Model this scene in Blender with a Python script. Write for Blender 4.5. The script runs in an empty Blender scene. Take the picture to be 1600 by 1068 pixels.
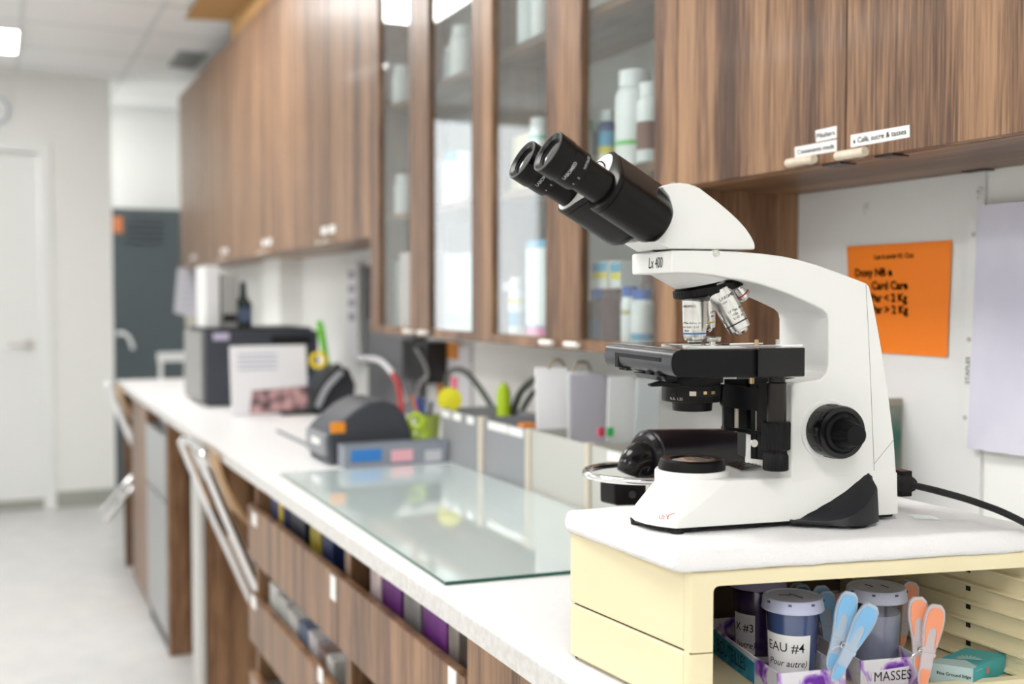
import bpy, bmesh, math, random
from mathutils import Vector, Matrix
random.seed(7)
S = bpy.context.scene
COL = S.collection
pi = math.pi

# ------------------------------------------------------------------ camera
EYE = Vector((0.0, 0.0, 1.31))
FPX = 1750.0                       # focal length in pixels of the 1600 px frame
YAW = math.atan(810 / FPX)
PITCH = math.atan(69 / FPX)
FW = Vector((math.sin(YAW) * math.cos(PITCH), math.cos(YAW) * math.cos(PITCH), -math.sin(PITCH)))
RT = Vector((math.cos(YAW), -math.sin(YAW), 0))
UP = RT.cross(FW)
cam_d = bpy.data.cameras.new('camera')
cam = bpy.data.objects.new('camera', cam_d)
COL.objects.link(cam)
cam.matrix_world = Matrix.Translation(EYE) @ Matrix((RT, UP, -FW)).transposed().to_4x4()
cam_d.sensor_width = 36
cam_d.lens = FPX * 36 / 1600
cam_d.clip_start = 0.02
cam_d.dof.use_dof = True
cam_d.dof.focus_distance = 1.20
cam_d.dof.aperture_fstop = 3.3
S.camera = cam

# ------------------------------------------------------------------ world and exposure
W = bpy.data.worlds.new('world')
W.use_nodes = True
W.node_tree.nodes['Background'].inputs[0].default_value = (0.9, 0.95, 1, 1)
W.node_tree.nodes['Background'].inputs[1].default_value = 0.6
S.world = W
S.view_settings.view_transform = 'Standard'
S.view_settings.look = 'None'
S.view_settings.gamma = 1
S.view_settings.use_curve_mapping = False
S.view_settings.exposure = 0.66
LAMP = 9.0                         # strength of the ceiling panels

# ------------------------------------------------------------------ measuring helpers
def ray(px, py):
    return FW * FPX + RT * (px - 800) + UP * (534 - py)
def onX(px, py, X):
    d = ray(px, py); return EYE + d * ((X - EYE.x) / d.x)
def onY(px, py, Y):
    d = ray(px, py); return EYE + d * ((Y - EYE.y) / d.y)
def onZ(px, py, Z):
    d = ray(px, py); return EYE + d * ((Z - EYE.z) / d.z)
def onP(px, py, P, N):
    d = ray(px, py); return EYE + d * ((P - EYE).dot(N) / d.dot(N))

# ------------------------------------------------------------------ materials
MATS = {}
def mat(name, col, rough=0.5, metal=0.0, alpha=1.0, trans=0.0, emit=None, es=0.0, coat=0.0, ior=1.45, spec=0.5, sss=0.0):
    if name in MATS: return MATS[name]
    m = bpy.data.materials.new(name); m.use_nodes = True
    b = m.node_tree.nodes['Principled BSDF']
    b.inputs['Base Color'].default_value = (*col, 1)
    b.inputs['Roughness'].default_value = rough
    b.inputs['Metallic'].default_value = metal
    b.inputs['Alpha'].default_value = alpha
    b.inputs['Transmission Weight'].default_value = trans
    b.inputs['IOR'].default_value = ior
    b.inputs['Specular IOR Level'].default_value = spec
    b.inputs['Coat Weight'].default_value = coat
    b.inputs['Coat Roughness'].default_value = 0.08
    if sss:
        b.inputs['Subsurface Weight'].default_value = sss
        b.inputs['Subsurface Radius'].default_value = (0.01, 0.01, 0.01)
    if emit:
        b.inputs['Emission Color'].default_value = (*emit, 1)
        b.inputs['Emission Strength'].default_value = es
    MATS[name] = m
    return m
def nodes(m):
    nt = m.node_tree
    return nt, nt.nodes['Principled BSDF']
def bump(m, scale, strength, dist=0.001, detail=2, sv=(1, 1, 1)):
    nt, b = nodes(m)
    g = nt.nodes.new('ShaderNodeTexCoord')
    mp = nt.nodes.new('ShaderNodeMapping'); mp.inputs['Scale'].default_value = sv
    n = nt.nodes.new('ShaderNodeTexNoise'); n.inputs['Scale'].default_value = scale; n.inputs['Detail'].default_value = detail
    bp = nt.nodes.new('ShaderNodeBump'); bp.inputs['Strength'].default_value = strength; bp.inputs['Distance'].default_value = dist
    nt.links.new(g.outputs['Object'], mp.inputs[0]); nt.links.new(mp.outputs[0], n.inputs['Vector'])
    nt.links.new(n.outputs['Fac'], bp.inputs['Height']); nt.links.new(bp.outputs[0], b.inputs['Normal'])
    return m
def mottled(m, c0, c1, scale, lo=0.35, hi=0.65, detail=4, sv=(1, 1, 1)):
    nt, b = nodes(m)
    g = nt.nodes.new('ShaderNodeTexCoord')
    mp = nt.nodes.new('ShaderNodeMapping'); mp.inputs['Scale'].default_value = sv
    n = nt.nodes.new('ShaderNodeTexNoise'); n.inputs['Scale'].default_value = scale; n.inputs['Detail'].default_value = detail
    r = nt.nodes.new('ShaderNodeValToRGB')
    r.color_ramp.elements[0].position = lo; r.color_ramp.elements[1].position = hi
    r.color_ramp.elements[0].color = (*c0, 1); r.color_ramp.elements[1].color = (*c1, 1)
    nt.links.new(g.outputs['Object'], mp.inputs[0]); nt.links.new(mp.outputs[0], n.inputs['Vector'])
    nt.links.new(n.outputs['Fac'], r.inputs[0]); nt.links.new(r.outputs[0], b.inputs['Base Color'])
    return m
def wood(name, axis, stops, rough=0.40, coat=0.04):
    m = mat(name, (.3, .18, .1), rough, coat=coat)
    nt, b = nodes(m); L = nt.links
    g = nt.nodes.new('ShaderNodeNewGeometry'); oi = nt.nodes.new('ShaderNodeObjectInfo')
    mul = nt.nodes.new('ShaderNodeMath'); mul.operation = 'MULTIPLY'; mul.inputs[1].default_value = 37.0
    cmb = nt.nodes.new('ShaderNodeCombineXYZ'); add = nt.nodes.new('ShaderNodeVectorMath'); add.operation = 'ADD'
    L.new(oi.outputs['Random'], mul.inputs[0])
    for i in range(3): L.new(mul.outputs[0], cmb.inputs[i])
    L.new(g.outputs['Position'], add.inputs[0]); L.new(cmb.outputs[0], add.inputs[1])
    sc = [1, 1, 1]; sc['xyz'.index(axis)] = 0.035
    mp = nt.nodes.new('ShaderNodeMapping'); mp.inputs['Scale'].default_value = sc
    L.new(add.outputs[0], mp.inputs[0])
    big = nt.nodes.new('ShaderNodeTexNoise'); big.inputs['Scale'].default_value = 17; big.inputs['Detail'].default_value = 3; big.inputs['Distortion'].default_value = 0.6
    fine = nt.nodes.new('ShaderNodeTexNoise'); fine.inputs['Scale'].default_value = 260; fine.inputs['Detail'].default_value = 4
    L.new(mp.outputs[0], big.inputs['Vector']); L.new(mp.outputs[0], fine.inputs['Vector'])
    mx = nt.nodes.new('ShaderNodeMix'); mx.data_type = 'FLOAT'; mx.inputs[0].default_value = 0.44
    L.new(big.outputs['Fac'], mx.inputs[2]); L.new(fine.outputs['Fac'], mx.inputs[3])
    r = nt.nodes.new('ShaderNodeValToRGB'); cr = r.color_ramp
    while len(cr.elements) < len(stops): cr.elements.new(0.5)
    for e, (p, c) in zip(cr.elements, stops): e.position = p; e.color = (*c, 1)
    L.new(mx.outputs[0], r.inputs[0]); L.new(r.outputs[0], b.inputs['Base Color'])
    bp = nt.nodes.new('ShaderNodeBump'); bp.inputs['Strength'].default_value = 0.12; bp.inputs['Distance'].default_value = 0.0006
    L.new(fine.outputs['Fac'], bp.inputs['Height']); L.new(bp.outputs[0], b.inputs['Normal'])
    return m
def glass(name, tint, refl=0.12, rough=0.0, dens=0.1):
    """thin pane: mostly see-through with a mirror-like sheen that grows at grazing angles"""
    m = bpy.data.materials.new(name); m.use_nodes = True; nt = m.node_tree; L = nt.links
    nt.nodes.remove(nt.nodes['Principled BSDF'])
    out = nt.nodes['Material Output']
    tr = nt.nodes.new('ShaderNodeBsdfTransparent'); tr.inputs[0].default_value = (*tint, 1)
    gl = nt.nodes.new('ShaderNodeBsdfGlossy'); gl.inputs['Roughness'].default_value = rough; gl.inputs[0].default_value = (1, 1, 1, 1)
    lf = nt.nodes.new('ShaderNodeLayerWeight'); lf.inputs[0].default_value = .5
    lw = nt.nodes.new('ShaderNodeMath'); lw.operation = 'POWER'; lw.inputs[1].default_value = 5.0
    L.new(lf.outputs['Facing'], lw.inputs[0])
    mr = nt.nodes.new('ShaderNodeMath'); mr.operation = 'ADD'; mr.inputs[1].default_value = refl; mr.use_clamp = True
    mx = nt.nodes.new('ShaderNodeMixShader')
    L.new(lw.outputs[0], mr.inputs[0]); L.new(mr.outputs[0], mx.inputs[0]); L.new(tr.outputs[0], mx.inputs[1]); L.new(gl.outputs[0], mx.inputs[2])
    L.new(mx.outputs[0], out.inputs[0])
    return m

# ------------------------------------------------------------------ mesh building
class MB:
    def __init__(s): s.v = []; s.f = []; s.m = []
    def add(s, vs, fs, m=0):
        o = len(s.v); s.v += [Vector(v) for v in vs]
        for f in fs: s.f.append([i + o for i in f]); s.m.append(m)
        return s
    def box(s, p0, p1, m=0, R=None, about=None):
        x0, y0, z0 = [min(a, b) for a, b in zip(p0, p1)]; x1, y1, z1 = [max(a, b) for a, b in zip(p0, p1)]
        vs = [Vector(c) for c in ((x0,y0,z0),(x1,y0,z0),(x1,y1,z0),(x0,y1,z0),(x0,y0,z1),(x1,y0,z1),(x1,y1,z1),(x0,y1,z1))]
        if R is not None:
            c = Vector(about) if about is not None else sum(vs, Vector()) / 8
            vs = [c + R @ (v - c) for v in vs]
        return s.add(vs, [(0,3,2,1),(4,5,6,7),(0,1,5,4),(1,2,6,5),(2,3,7,6),(3,0,4,7)], m)
    def prism(s, poly, vec, m=0, caps=True):
        n = len(poly); poly = [Vector(p) for p in poly]; vec = Vector(vec)
        nrm = Vector()
        for i in range(n): nrm += poly[i].cross(poly[(i + 1) % n])
        if nrm.dot(vec) < 0: poly = poly[::-1]
        vs = poly + [p + vec for p in poly]
        fs = [(i, (i+1) % n, n + (i+1) % n, n + i) for i in range(n)]
        if caps: fs += [tuple(range(n))[::-1], tuple(range(n, 2 * n))]
        return s.add(vs, fs, m)
    def loft(s, rings, m=0, caps=True, closed=True):
        n = len(rings[0]); vs = [Vector(p) for r in rings for p in r]; fs = []
        for k in range(len(rings) - 1):
            for i in range(n if closed else n - 1):
                j = (i + 1) % n
                fs.append((k*n+i, k*n+j, (k+1)*n+j, (k+1)*n+i))
        if caps:
            fs.append(tuple(range(n))[::-1]); fs.append(tuple(range((len(rings)-1)*n, len(rings)*n)))
        return s.add(vs, fs, m)
    def lathe(s, p0, ax, prof, n=32, m=0, caps=True, flute=0, depth=0.0):
        ax = Vector(ax).normalized(); p0 = Vector(p0)
        a = ax.orthogonal().normalized(); b = ax.cross(a)
        rings = []
        for t, r in prof:
            ring = []
            for i in range(n):
                an = 2 * pi * i / n; rr = r - (depth if flute and i % 2 else 0)
                ring.append(p0 + ax * t + (a * math.cos(an) + b * math.sin(an)) * rr)
            rings.append(ring)
        return s.loft(rings, m, caps)
    def cyl(s, p0, p1, r, n=24, m=0, r2=None):
        p0 = Vector(p0); p1 = Vector(p1); L = (p1 - p0).length
        return s.lathe(p0, p1 - p0, [(0, r), (L, r if r2 is None else r2)], n, m)
    def tube(s, pts, r, n=10, m=0, smooth=0):
        pts = [Vector(p) for p in pts]
        if smooth: pts = spline(pts, smooth)
        rings = []; up = None
        for i, p in enumerate(pts):
            d = (pts[min(i+1, len(pts)-1)] - pts[max(i-1, 0)]).normalized()
            if up is None: up = d.orthogonal().normalized()
            up = (up - d * up.dot(d)).normalized(); q = d.cross(up)
            rr = r(i / (len(pts)-1)) if callable(r) else r
            rings.append([p + (up * math.cos(2*pi*k/n) + q * math.sin(2*pi*k/n)) * rr for k in range(n)])
        return s.loft(rings, m)
    def ball(s, c, r, m=0, n=16, sz=(1, 1, 1)):
        rings = []
        for i in range(1, n // 2):
            a = pi * i / (n // 2)
            rings.append([Vector(c) + Vector((math.sin(a)*math.cos(2*pi*k/n)*r*sz[0], math.sin(a)*math.sin(2*pi*k/n)*r*sz[1], -math.cos(a)*r*sz[2])) for k in range(n)])
        return s.loft(rings, m)
    def torus(s, c, ax, R, r, n=40, k=12, m=0):
        ax = Vector(ax).normalized(); a = ax.orthogonal().normalized(); b = ax.cross(a); rings = []
        for i in range(n + 1):
            an = 2*pi*i/n; d = a*math.cos(an) + b*math.sin(an)
            rings.append([Vector(c) + d*(R + r*math.cos(2*pi*j/k)) + ax*(r*math.sin(2*pi*j/k)) for j in range(k)])
        return s.loft(rings, m, caps=False)
    def hull(s, pts, m=0):
        bm = bmesh.new()
        for p in pts: bm.verts.new(p)
        bmesh.ops.convex_hull(bm, input=bm.verts)
        bmesh.ops.delete(bm, geom=[v for v in bm.verts if not v.link_faces], context='VERTS')
        bmesh.ops.dissolve_limit(bm, angle_limit=math.radians(1), verts=bm.verts, edges=bm.edges)
        bm.verts.index_update(); 
        s.add([v.co.copy() for v in bm.verts], [[v.index for v in f.verts] for f in bm.faces], m); bm.free()
        return s
    def text(s, txt, fn, size, m=0, ext=0.0002, shear=0.0, align='LEFT', font_w=0.0):
        """fn maps flat text coordinates (x, y, depth) to a place"""
        cu = bpy.data.curves.new('t', 'FONT'); cu.body = txt; cu.size = size; cu.extrude = ext; cu.shear = shear
        cu.align_x = align; cu.offset = font_w; cu.resolution_u = 3
        ob = bpy.data.objects.new('t', cu); COL.objects.link(ob)
        dg = bpy.context.evaluated_depsgraph_get(); dg.update()
        me = bpy.data.meshes.new_from_object(ob.evaluated_get(dg))
        s.add([fn(v.co.x, v.co.y, v.co.z) for v in me.vertices], [list(p.vertices) for p in me.polygons], m)
        bpy.data.objects.remove(ob); bpy.data.curves.remove(cu); bpy.data.meshes.remove(me)
        return s
    def build(s, name, mats, parent=None, local=False, bevel=0.0, seg=2, smooth=35, label=None, cat=None, group=None, kind=None, subsurf=0, loc=None, ang=30):
        me = bpy.data.meshes.new(name); o = bpy.data.objects.new(name, me); COL.objects.link(o)
        root = parent
        while root is not None and root.parent is not None: root = root.parent
        vs = s.v
        if root is not None:
            if not local:
                inv = ROOTM[root.name].inverted(); vs = [inv @ v for v in vs]
            o.parent = parent
        else:
            if loc is None:
                loc = Vector(((min(v.x for v in vs)+max(v.x for v in vs))/2, (min(v.y for v in vs)+max(v.y for v in vs))/2, min(v.z for v in vs)))
            loc = Vector(loc); vs = [v - loc for v in vs]; o.location = loc
            ROOTM[o.name] = Matrix.Translation(loc)
        me.from_pydata([tuple(v) for v in vs], [], s.f)
        if not isinstance(mats, (list, tuple)): mats = [mats]
        for m in mats: me.materials.append(m)
        me.polygons.foreach_set('material_index', s.m)
        bm = bmesh.new(); bm.from_mesh(me); bmesh.ops.recalc_face_normals(bm, faces=bm.faces); bm.to_mesh(me); bm.free()
        me.polygons.foreach_set('use_smooth', [True] * len(me.polygons)); me.update()
        if bevel:
            b = o.modifiers.new('bevel', 'BEVEL'); b.width = bevel; b.segments = seg; b.limit_method = 'ANGLE'; b.angle_limit = math.radians(ang)
            w = o.modifiers.new('normals', 'WEIGHTED_NORMAL'); w.keep_sharp = True
        else:
            me.set_sharp_from_angle(angle=math.radians(smooth))
        if subsurf:
            q = o.modifiers.new('sub', 'SUBSURF'); q.levels = subsurf; q.render_levels = subsurf
        tag(o, label, cat, group, kind)
        return o
ROOTM = {}
def tag(o, label=None, cat=None, group=None, kind=None):
    if label: o['label'] = label
    if cat: o['category'] = cat
    if group: o['group'] = group
    if kind: o['kind'] = kind
def thing(name, loc, label, cat, rz=0.0, group=None):
    o = bpy.data.objects.new(name, None); COL.objects.link(o)
    o.empty_display_size = 0.02
    o.location = loc; o.rotation_euler = (0, 0, rz)
    ROOTM[o.name] = Matrix.Translation(Vector(loc)) @ Matrix.Rotation(rz, 4, 'Z')
    tag(o, label, cat, group)
    return o
def spline(P, k):
    P = [Vector(p) for p in P]; out = []
    for i in range(len(P) - 1):
        a = P[max(i-1, 0)]; b = P[i]; c = P[i+1]; d = P[min(i+2, len(P)-1)]
        for j in range(k):
            t = j / k
            out.append(0.5*((2*b) + (c-a)*t + (2*a-5*b+4*c-d)*t*t + (3*b-a-3*c+d)*t*t*t))
    out.append(P[-1]); return out
def flat(o, ex, ey, ez=None):
    """a mapping from text coordinates onto a flat surface"""
    o = Vector(o); ex = Vector(ex).normalized(); ey = Vector(ey).normalized(); ez = ex.cross(ey)
    return lambda x, y, z: o + ex*x + ey*y + ez*z
def rrect(cx, cy, w, h, r, k=5):
    pts = []
    for sx, sy, a0 in ((1,1,0),(-1,1,90),(-1,-1,180),(1,-1,270)):
        for i in range(k + 1):
            a = math.radians(a0 + 90*i/k)
            pts.append((cx + sx*(w/2-r) + r*math.cos(a), cy + sy*(h/2-r) + r*math.sin(a)))
    return pts
# ------------------------------------------------------------------ shared materials
WAL = [(0.36, (0.055, 0.024, 0.012)), (0.44, (0.125, 0.062, 0.031)), (0.5, (0.200, 0.105, 0.054)), (0.56, (0.285, 0.156, 0.080)), (0.66, (0.370, 0.212, 0.115))]
woodZ = wood('walnut_upright_grain', 'z', WAL)
woodY = wood('walnut_long_grain', 'y', WAL)
woodX = wood('walnut_cross_grain', 'x', WAL)
M_wall = bump(mat('wall_paint', (.84, .85, .83), .6), 60, .05)
M_ceil = bump(mat('ceiling_tile', (.88, .88, .87), .9), 300, .25, .002)
M_grid = mat('ceiling_grid_white', (.74, .75, .74), .6)
M_floor = mottled(mat('floor_vinyl', (.55, .55, .55), .32), (.60, .60, .60), (.66, .66, .65), 9)
M_base = mat('baseboard_grey', (.36, .37, .33), .6)
M_doorw = mat('door_white', (.83, .85, .84), .4)
M_steel = mat('brushed_steel', (.62, .61, .58), .3, metal=1)
M_chrome = mat('chrome', (.85, .85, .86), .08, metal=1)
M_counter = bump(mottled(mat('counter_laminate', (.8, .8, .8), .38), (.84, .84, .85), (.865, .865, .865), 120), 400, .02)
M_slabedge = mottled(mat('counter_edge', (.62, .61, .59), .55), (.58, .57, .55), (.68, .67, .66), 90)
M_inside = mat('cabinet_interior', (.42, .40, .37), .6)
M_white = mat('white_plastic', (.82, .83, .83), .35)
M_label = mat('white_label_paper', (.86, .86, .85), .5)
M_ink = mat('black_ink', (.012, .012, .014), .6)
M_black = mat('black_plastic', (.018, .018, .020), .38)
M_panel = mat('lit_ceiling_panel', (1, 1, 1), .5, emit=(1, .98, .95), es=LAMP)
M_dark = mat('dark_gap', (.01, .01, .01), .8)

XW = 1.32; XF = 1.056; ZT = 2.546; ZN = 1.496; ZG = 1.205; XE = .538; ZC = .91
CEIL = 2.68
def ST(name, mb, m, bevel=0, **k): return mb.build(name, m, kind='structure', bevel=bevel, **k)

# ------------------------------------------------------------------ room shell
ST('floor', MB().box((-3, -2.6, -.05), (1.6, 8.8, 0)), M_floor)
YD = 7.5; YB = 8.55; XD = .69
mb = MB().box((-3, -2.6, CEIL), (1.6, 8.8, CEIL + .05), 0)
for x in (-2.25, -1.05, .15, .75):
    mb.box((x - .012, -2.55, CEIL - .003), (x + .012, 8.7, CEIL), 1)
for i in range(19):
    y = -2.3 + i * .6
    mb.box((-2.95, y - .012, CEIL - .003), (1.45, y + .012, CEIL), 1)
ST('ceiling', mb, [M_ceil, M_grid])
ST('wall_right', MB().box((XW, -2.6, 0), (XW + .1, 8.8, CEIL)), M_wall)
ST('wall_left', MB().box((-2.7, -2.6, 0), (-2.6, 8.8, CEIL)), M_wall)
ST('wall_rear', MB().box((-2.6, -2.6, 0), (XW, -2.5, CEIL)), M_wall)
ST('wall_back', MB().box((-2.6, YB, 0), (XW, YB + .1, CEIL)), M_wall)
# wall with the white door: built around the door opening
dl = onY(68, 700, YD).x - .82; dr = onY(68, 700, YD).x; dt = onY(40, 238, YD).z
wl, wr, wb_, wt_ = -1.62, dl - .10, .12, 2.62
mb = MB().box((-2.6, YD, 0), (wl, YD + .1, CEIL)).box((wr, YD, 0), (dl, YD + .1, CEIL)).box((wl, YD, 0), (wr, YD + .1, wb_)).box((wl, YD, wt_), (wr, YD + .1, CEIL)).box((dr, YD, 0), (XD, YD + .1, CEIL)).box((dl, YD, dt), (dr, YD + .1, CEIL))
ST('wall_front', mb, M_wall)
ST('trim_1', MB().box((dr, YD - .015, 0), (dr + .07, YD, dt + .07)).box((dl - .07, YD - .015, 0), (dl, YD, dt + .07)).box((dl, YD - .015, dt), (dr, YD, dt + .07)), M_doorw, bevel=.003)
M_glow = mat('added_window_glow', (1, 1, 1), .3, emit=(.90, .96, 1), es=1.15)
ST('added_glow_pane_1', MB().box((wl, YD + .05, wb_), (wr, YD + .06, wt_)), M_glow)  # unseen glowing pane, added to put glare in the glass cabinet doors
mb = MB()
for a, b in ((wl, wl + .05), ((wl + wr)/2 - .025, (wl + wr)/2 + .025), (wr - .05, wr)): mb.box((a, YD + .005, wb_), (b, YD + .05, wt_))
for a, b in ((wb_, wb_ + .05), (wt_ - .05, wt_)): mb.box((wl, YD + .006, a), (wr, YD + .049, b))
ST('trim_4', mb, M_doorw)  # bars around the added glowing pane
d1 = ST('door_1', MB().box((dl + .004, YD + .02, .06), (dr - .004, YD + .06, dt - .004)), M_doorw)
ST('trim_2', MB().box((dl, YD + .01, 0), (dr, YD + .09, .055)), M_base)
h = onY(40, 538, YD - .03)
mb = MB().cyl((h.x + .02, YD + .02, h.z), (h.x + .02, YD + .005, h.z), .03).cyl((h.x + .02, YD + .01, h.z), (h.x + .02, YD - .04, h.z), .011)
mb.tube([(h.x + .02, YD - .04, h.z), (h.x - .03, YD - .045, h.z + .002), (h.x - .10, YD - .043, h.z)], .010)
mb.build('door_handle', M_steel, parent=d1, label='steel lever handle')
ST('baseboard_front', MB().box((dr + .07, YD - .012, 0), (XD + .012, YD, .10)), M_base)
ST('baseboard_back', MB().box((XD, YB - .012, 0), (XW, YB, .10)), M_base)
yp = onX(437, 470, XW - .1).y
ST('trim_3', MB().box((XW - .10, yp, ZC), (XW, yp + .35, 2.0)), M_wall)

# ceiling lights
def lamp(x0, x1, y0, y1, lab):
    t = thing('ceiling_light', ((x0 + x1) / 2, (y0 + y1) / 2, CEIL - .012), lab, 'light', group='recessed ceiling light panels')
    z = CEIL - .012
    mb = MB()
    mb.box((x0, y0, z), (x1, y0 + .02, CEIL)).box((x0, y1 - .02, z), (x1, y1, CEIL)).box((x0, y0 + .02, z), (x0 + .02, y1 - .02, CEIL)).box((x1 - .02, y0 + .02, z), (x1, y1 - .02, CEIL))
    mb.build('frame', M_grid, parent=t)
    MB().box((x0 + .02, y0 + .02, z + .003), (x1 - .02, y1 - .02, CEIL - .0005)).build('diffuser', M_panel, parent=t)
lamp(-.01, .157, 6.29, 6.90, 'square white lit ceiling light panel above the white door wall')
lamp(.11, .71, 4.12, 5.34, 'lit ceiling light panel that shows as a bright reflection in the glass cabinet doors')
for q in ((-.45, .15, 1.3, 2.5), (-2.2, -1.6, 1.3, 2.5), (-2.2, -1.6, 4.1, 5.3), (-.45, .15, -1.5, -.3), (-2.2, -1.6, -1.5, -.3)):
    lamp(*q, 'lit ceiling light panel further back, outside the picture')
lamp(-.9, .3, 7.75, 8.35, 'added unseen light panel behind the white door wall, brightening the recess')  # added lamp, hidden by the door wall, brightens back wall and locker
# ceiling vent
c = [onZ(*p, CEIL) for p in ((262, 102), (305, 105), (325, 83), (280, 80))]
x0 = min(p.x for p in c); x1 = max(p.x for p in c); y0 = min(p.y for p in c); y1 = max(p.y for p in c)
M_vent = mat('vent_grey', (.33, .34, .33), .6)
t = thing('ceiling_vent', ((x0+x1)/2, (y0+y1)/2, CEIL - .01), 'small grey ceiling vent near the far upper cabinets', 'vent')
MB().box((x0, y0, CEIL - .008), (x1, y1, CEIL)).build('frame', M_vent, parent=t)
for i in range(7):
    yy = y0 + (y1 - y0) * (i + .5) / 7
    MB().box((x0 + .02, yy - .012, CEIL - .014), (x1 - .02, yy + .012, CEIL - .008)).build('slat', M_vent, parent=t)
# clock
c = onY(-9, 172, YD)
t = thing('wall_clock', (c.x, YD, c.z - .14), 'round wall clock with a pale blue grey rim at the left edge above the door', 'clock')
MB().lathe((c.x, YD, c.z), (0, -1, 0), [(0, .085), (.03, .085), (.035, .078), (.022, .074)], 40).build('rim', mat('clock_rim', (.45, .55, .62), .3), parent=t)
MB().lathe((c.x, YD - .015, c.z), (0, -1, 0), [(0, .074), (.008, .074)], 40).build('dial', M_white, parent=t)
MB().box((c.x - .002, YD - .027, c.z), (c.x + .002, YD - .024, c.z + .055)).box((c.x, YD - .027, c.z - .002), (c.x + .04, YD - .024, c.z + .002)).build('hands', M_ink, parent=t)

# locker
M_lock = mat('locker_grey', (.085, .105, .115), .5)
YL = 8.12
lx0 = XD + .02; lx1 = onY(300, 400, YL).x; lz = onY(230, 326, YL).z
t = thing('locker', ((lx0 + lx1)/2, YL + .2, 0), 'tall dark grey metal locker with louvre slots against the back wall', 'locker')
MB().box((lx0, YL + .02, 0), (lx1, YB - .013, lz)).build('body', M_lock, parent=t, bevel=.004)
dd = MB().box((lx0 + .01, YL, .05), (lx1 - .01, YL + .018, lz - .02)).build('door', M_lock, parent=t, bevel=.003)
for i in range(5):
    z = onY(220, 340 + i * 9, YL).z
    mb = MB().prism([(onY(195, 340, YL).x, YL - .012, z - .012), (onY(195, 340, YL).x, YL + .002, z), (onY(195, 340, YL).x, YL + .002, z - .012)], (onY(255, 340, YL).x - onY(195, 340, YL).x, 0, 0))
    mb.build('louvre', M_lock, parent=dd)
p = onY(184, 352, YL)
mb = MB().box((p.x - .03, YL - .004, p.z - .05), (p.x + .03, YL - .0005, p.z + .06), 0).build('magnet', mat('orange_magnet', (.75, .25, .10), .5), parent=dd, label='orange magnet')
mb = MB().tube([onY(x, y, YL - .006) for x, y in ((182, 522), (192, 520), (202, 528), (208, 545))], .014, smooth=4).build('hook', M_white, parent=dd, label='curved white hook')
# white chair back seen just past the counter end
t = thing('white_chair', (onY(265, 560, 7.3).x, 7.3, 0), 'pale frame of a chair showing just past the far end of the counter', 'chair')
xa = onY(250, 560, 7.3).x; xb = onY(290, 560, 7.3).x; za = onY(260, 552, 7.3).z
for x in (xa, xb):
    MB().tube([(x, 7.3, 0), (x, 7.3, .45), (x, 7.27, za)], .014).build('leg', M_white, parent=t)
    MB().tube([(x, 6.9, 0), (x, 6.9, .44)], .014).build('leg', M_white, parent=t)
MB().box((xa - .02, 7.255, za - .05), (xb + .02, 7.285, za + .01)).build('backrest', M_white, parent=t, bevel=.005)
MB().box((xa - .01, 6.88, .44), (xb + .01, 7.3, .465)).build('seat', M_white, parent=t, bevel=.005)

# ------------------------------------------------------------------ worktop
YE = onX(182, 592, XE).y
mb = MB().box((XE, -.6, ZC - .029), (XW, YE, ZC), 0)
mb.box((XE - .0015, -.6, ZC - .029), (XE, YE, ZC - .0015), 1)
mb.build('worktop', [M_counter, M_slabedge], label='long white laminate worktop running along the wall under the cabinets', cat='worktop', bevel=.0015)

# ------------------------------------------------------------------ base units
XU = .565; ZU = ZC - .029
def yU(px): return onX(px, 900, XU).y
def carcass(name, y0, y1, lab, cat='cabinet', back=True, open_front=True):
    t = thing(name, ((XU + XW)/2, (y0 + y1)/2, 0), lab, cat)
    return t
y728, y527, y388, y315, y298, y263, y232, y208 = [yU(p) for p in (728, 527, 388, 312, 300, 263, 232, 208)]
yend = YE - .02
# plain door cupboard nearest the camera
t = thing('base_cupboard', (.9, y728 - .45, 0), 'walnut base cupboard with plain doors nearest the camera, right of the open drawers', 'cabinet')
MB().box((XU + .02, y728 - .9, .1), (XW - .001, y728 - .001, ZU)).build('carcass', woodZ, parent=t)
for a, b in ((y728 - .9, y728 - .452), (y728 - .448, y728 - .003)):
    MB().box((XU, a, .1), (XU + .018, b, ZU - .001)).build('door', woodZ, parent=t, bevel=.0012)
MB().box((XU + .06, y728 - .9, 0), (XW - .001, y728 - .001, .1)).build('plinth', woodY, parent=t)
# open drawer units
M_dlabel = M_label
def drawer_unit(y0, y1, lab, labels):
    t = thing('drawer_unit', ((XU + XW)/2, (y0 + y1)/2, 0), lab, 'drawer cabinet')
    mb = MB()
    for y in (y0, y1 - .018): mb.box((XU + .02, y, .0), (XW - .001, y + .018, ZU))
    mb.box((XU + .08, y0 + .018, .0), (XW - .001, y1 - .018, .06)).box((XW - .02, y0 + .018, .06), (XW - .001, y1 - .018, ZU))
    mb.build('carcass', woodZ, parent=t)
    for k, (z1, z0) in enumerate(((.80, .668), (.58, .463), (.382, .262), (.18, .07))):
        f = MB().box((XU, y0 + .002, z0), (XU + .018, y1 - .002, z1)).build('drawer', woodZ, parent=t, bevel=.0012)
        mb = MB().box((XU + .018, y0 + .03, z0 + .01), (XW - .06, y1 - .03, z0 + .022)).box((XU + .018, y0 + .022, z0 + .01), (XW - .06, y0 + .032, z1 - .03)).box((XU + .018, y1 - .032, z0 + .01), (XW - .06, y1 - .022, z1 - .03))
        mb.build('tray', M_inside, parent=f)
        for (kk, px, py, w, hh) in labels:
            if kk == k:
                p = onX(px, py, XU - .001)
                MB().box((XU - .001, p.y - w/2, p.z - hh/2), (XU + .0005, p.y + w/2, p.z + hh/2)).build('label', M_dlabel, parent=f, label='small white label')
    return t
drawer_unit(y728, y527, 'walnut open topped drawer unit beside the plain cupboard, purple boxes showing inside', [(0, 706, 1064, .03, .035)])
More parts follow.
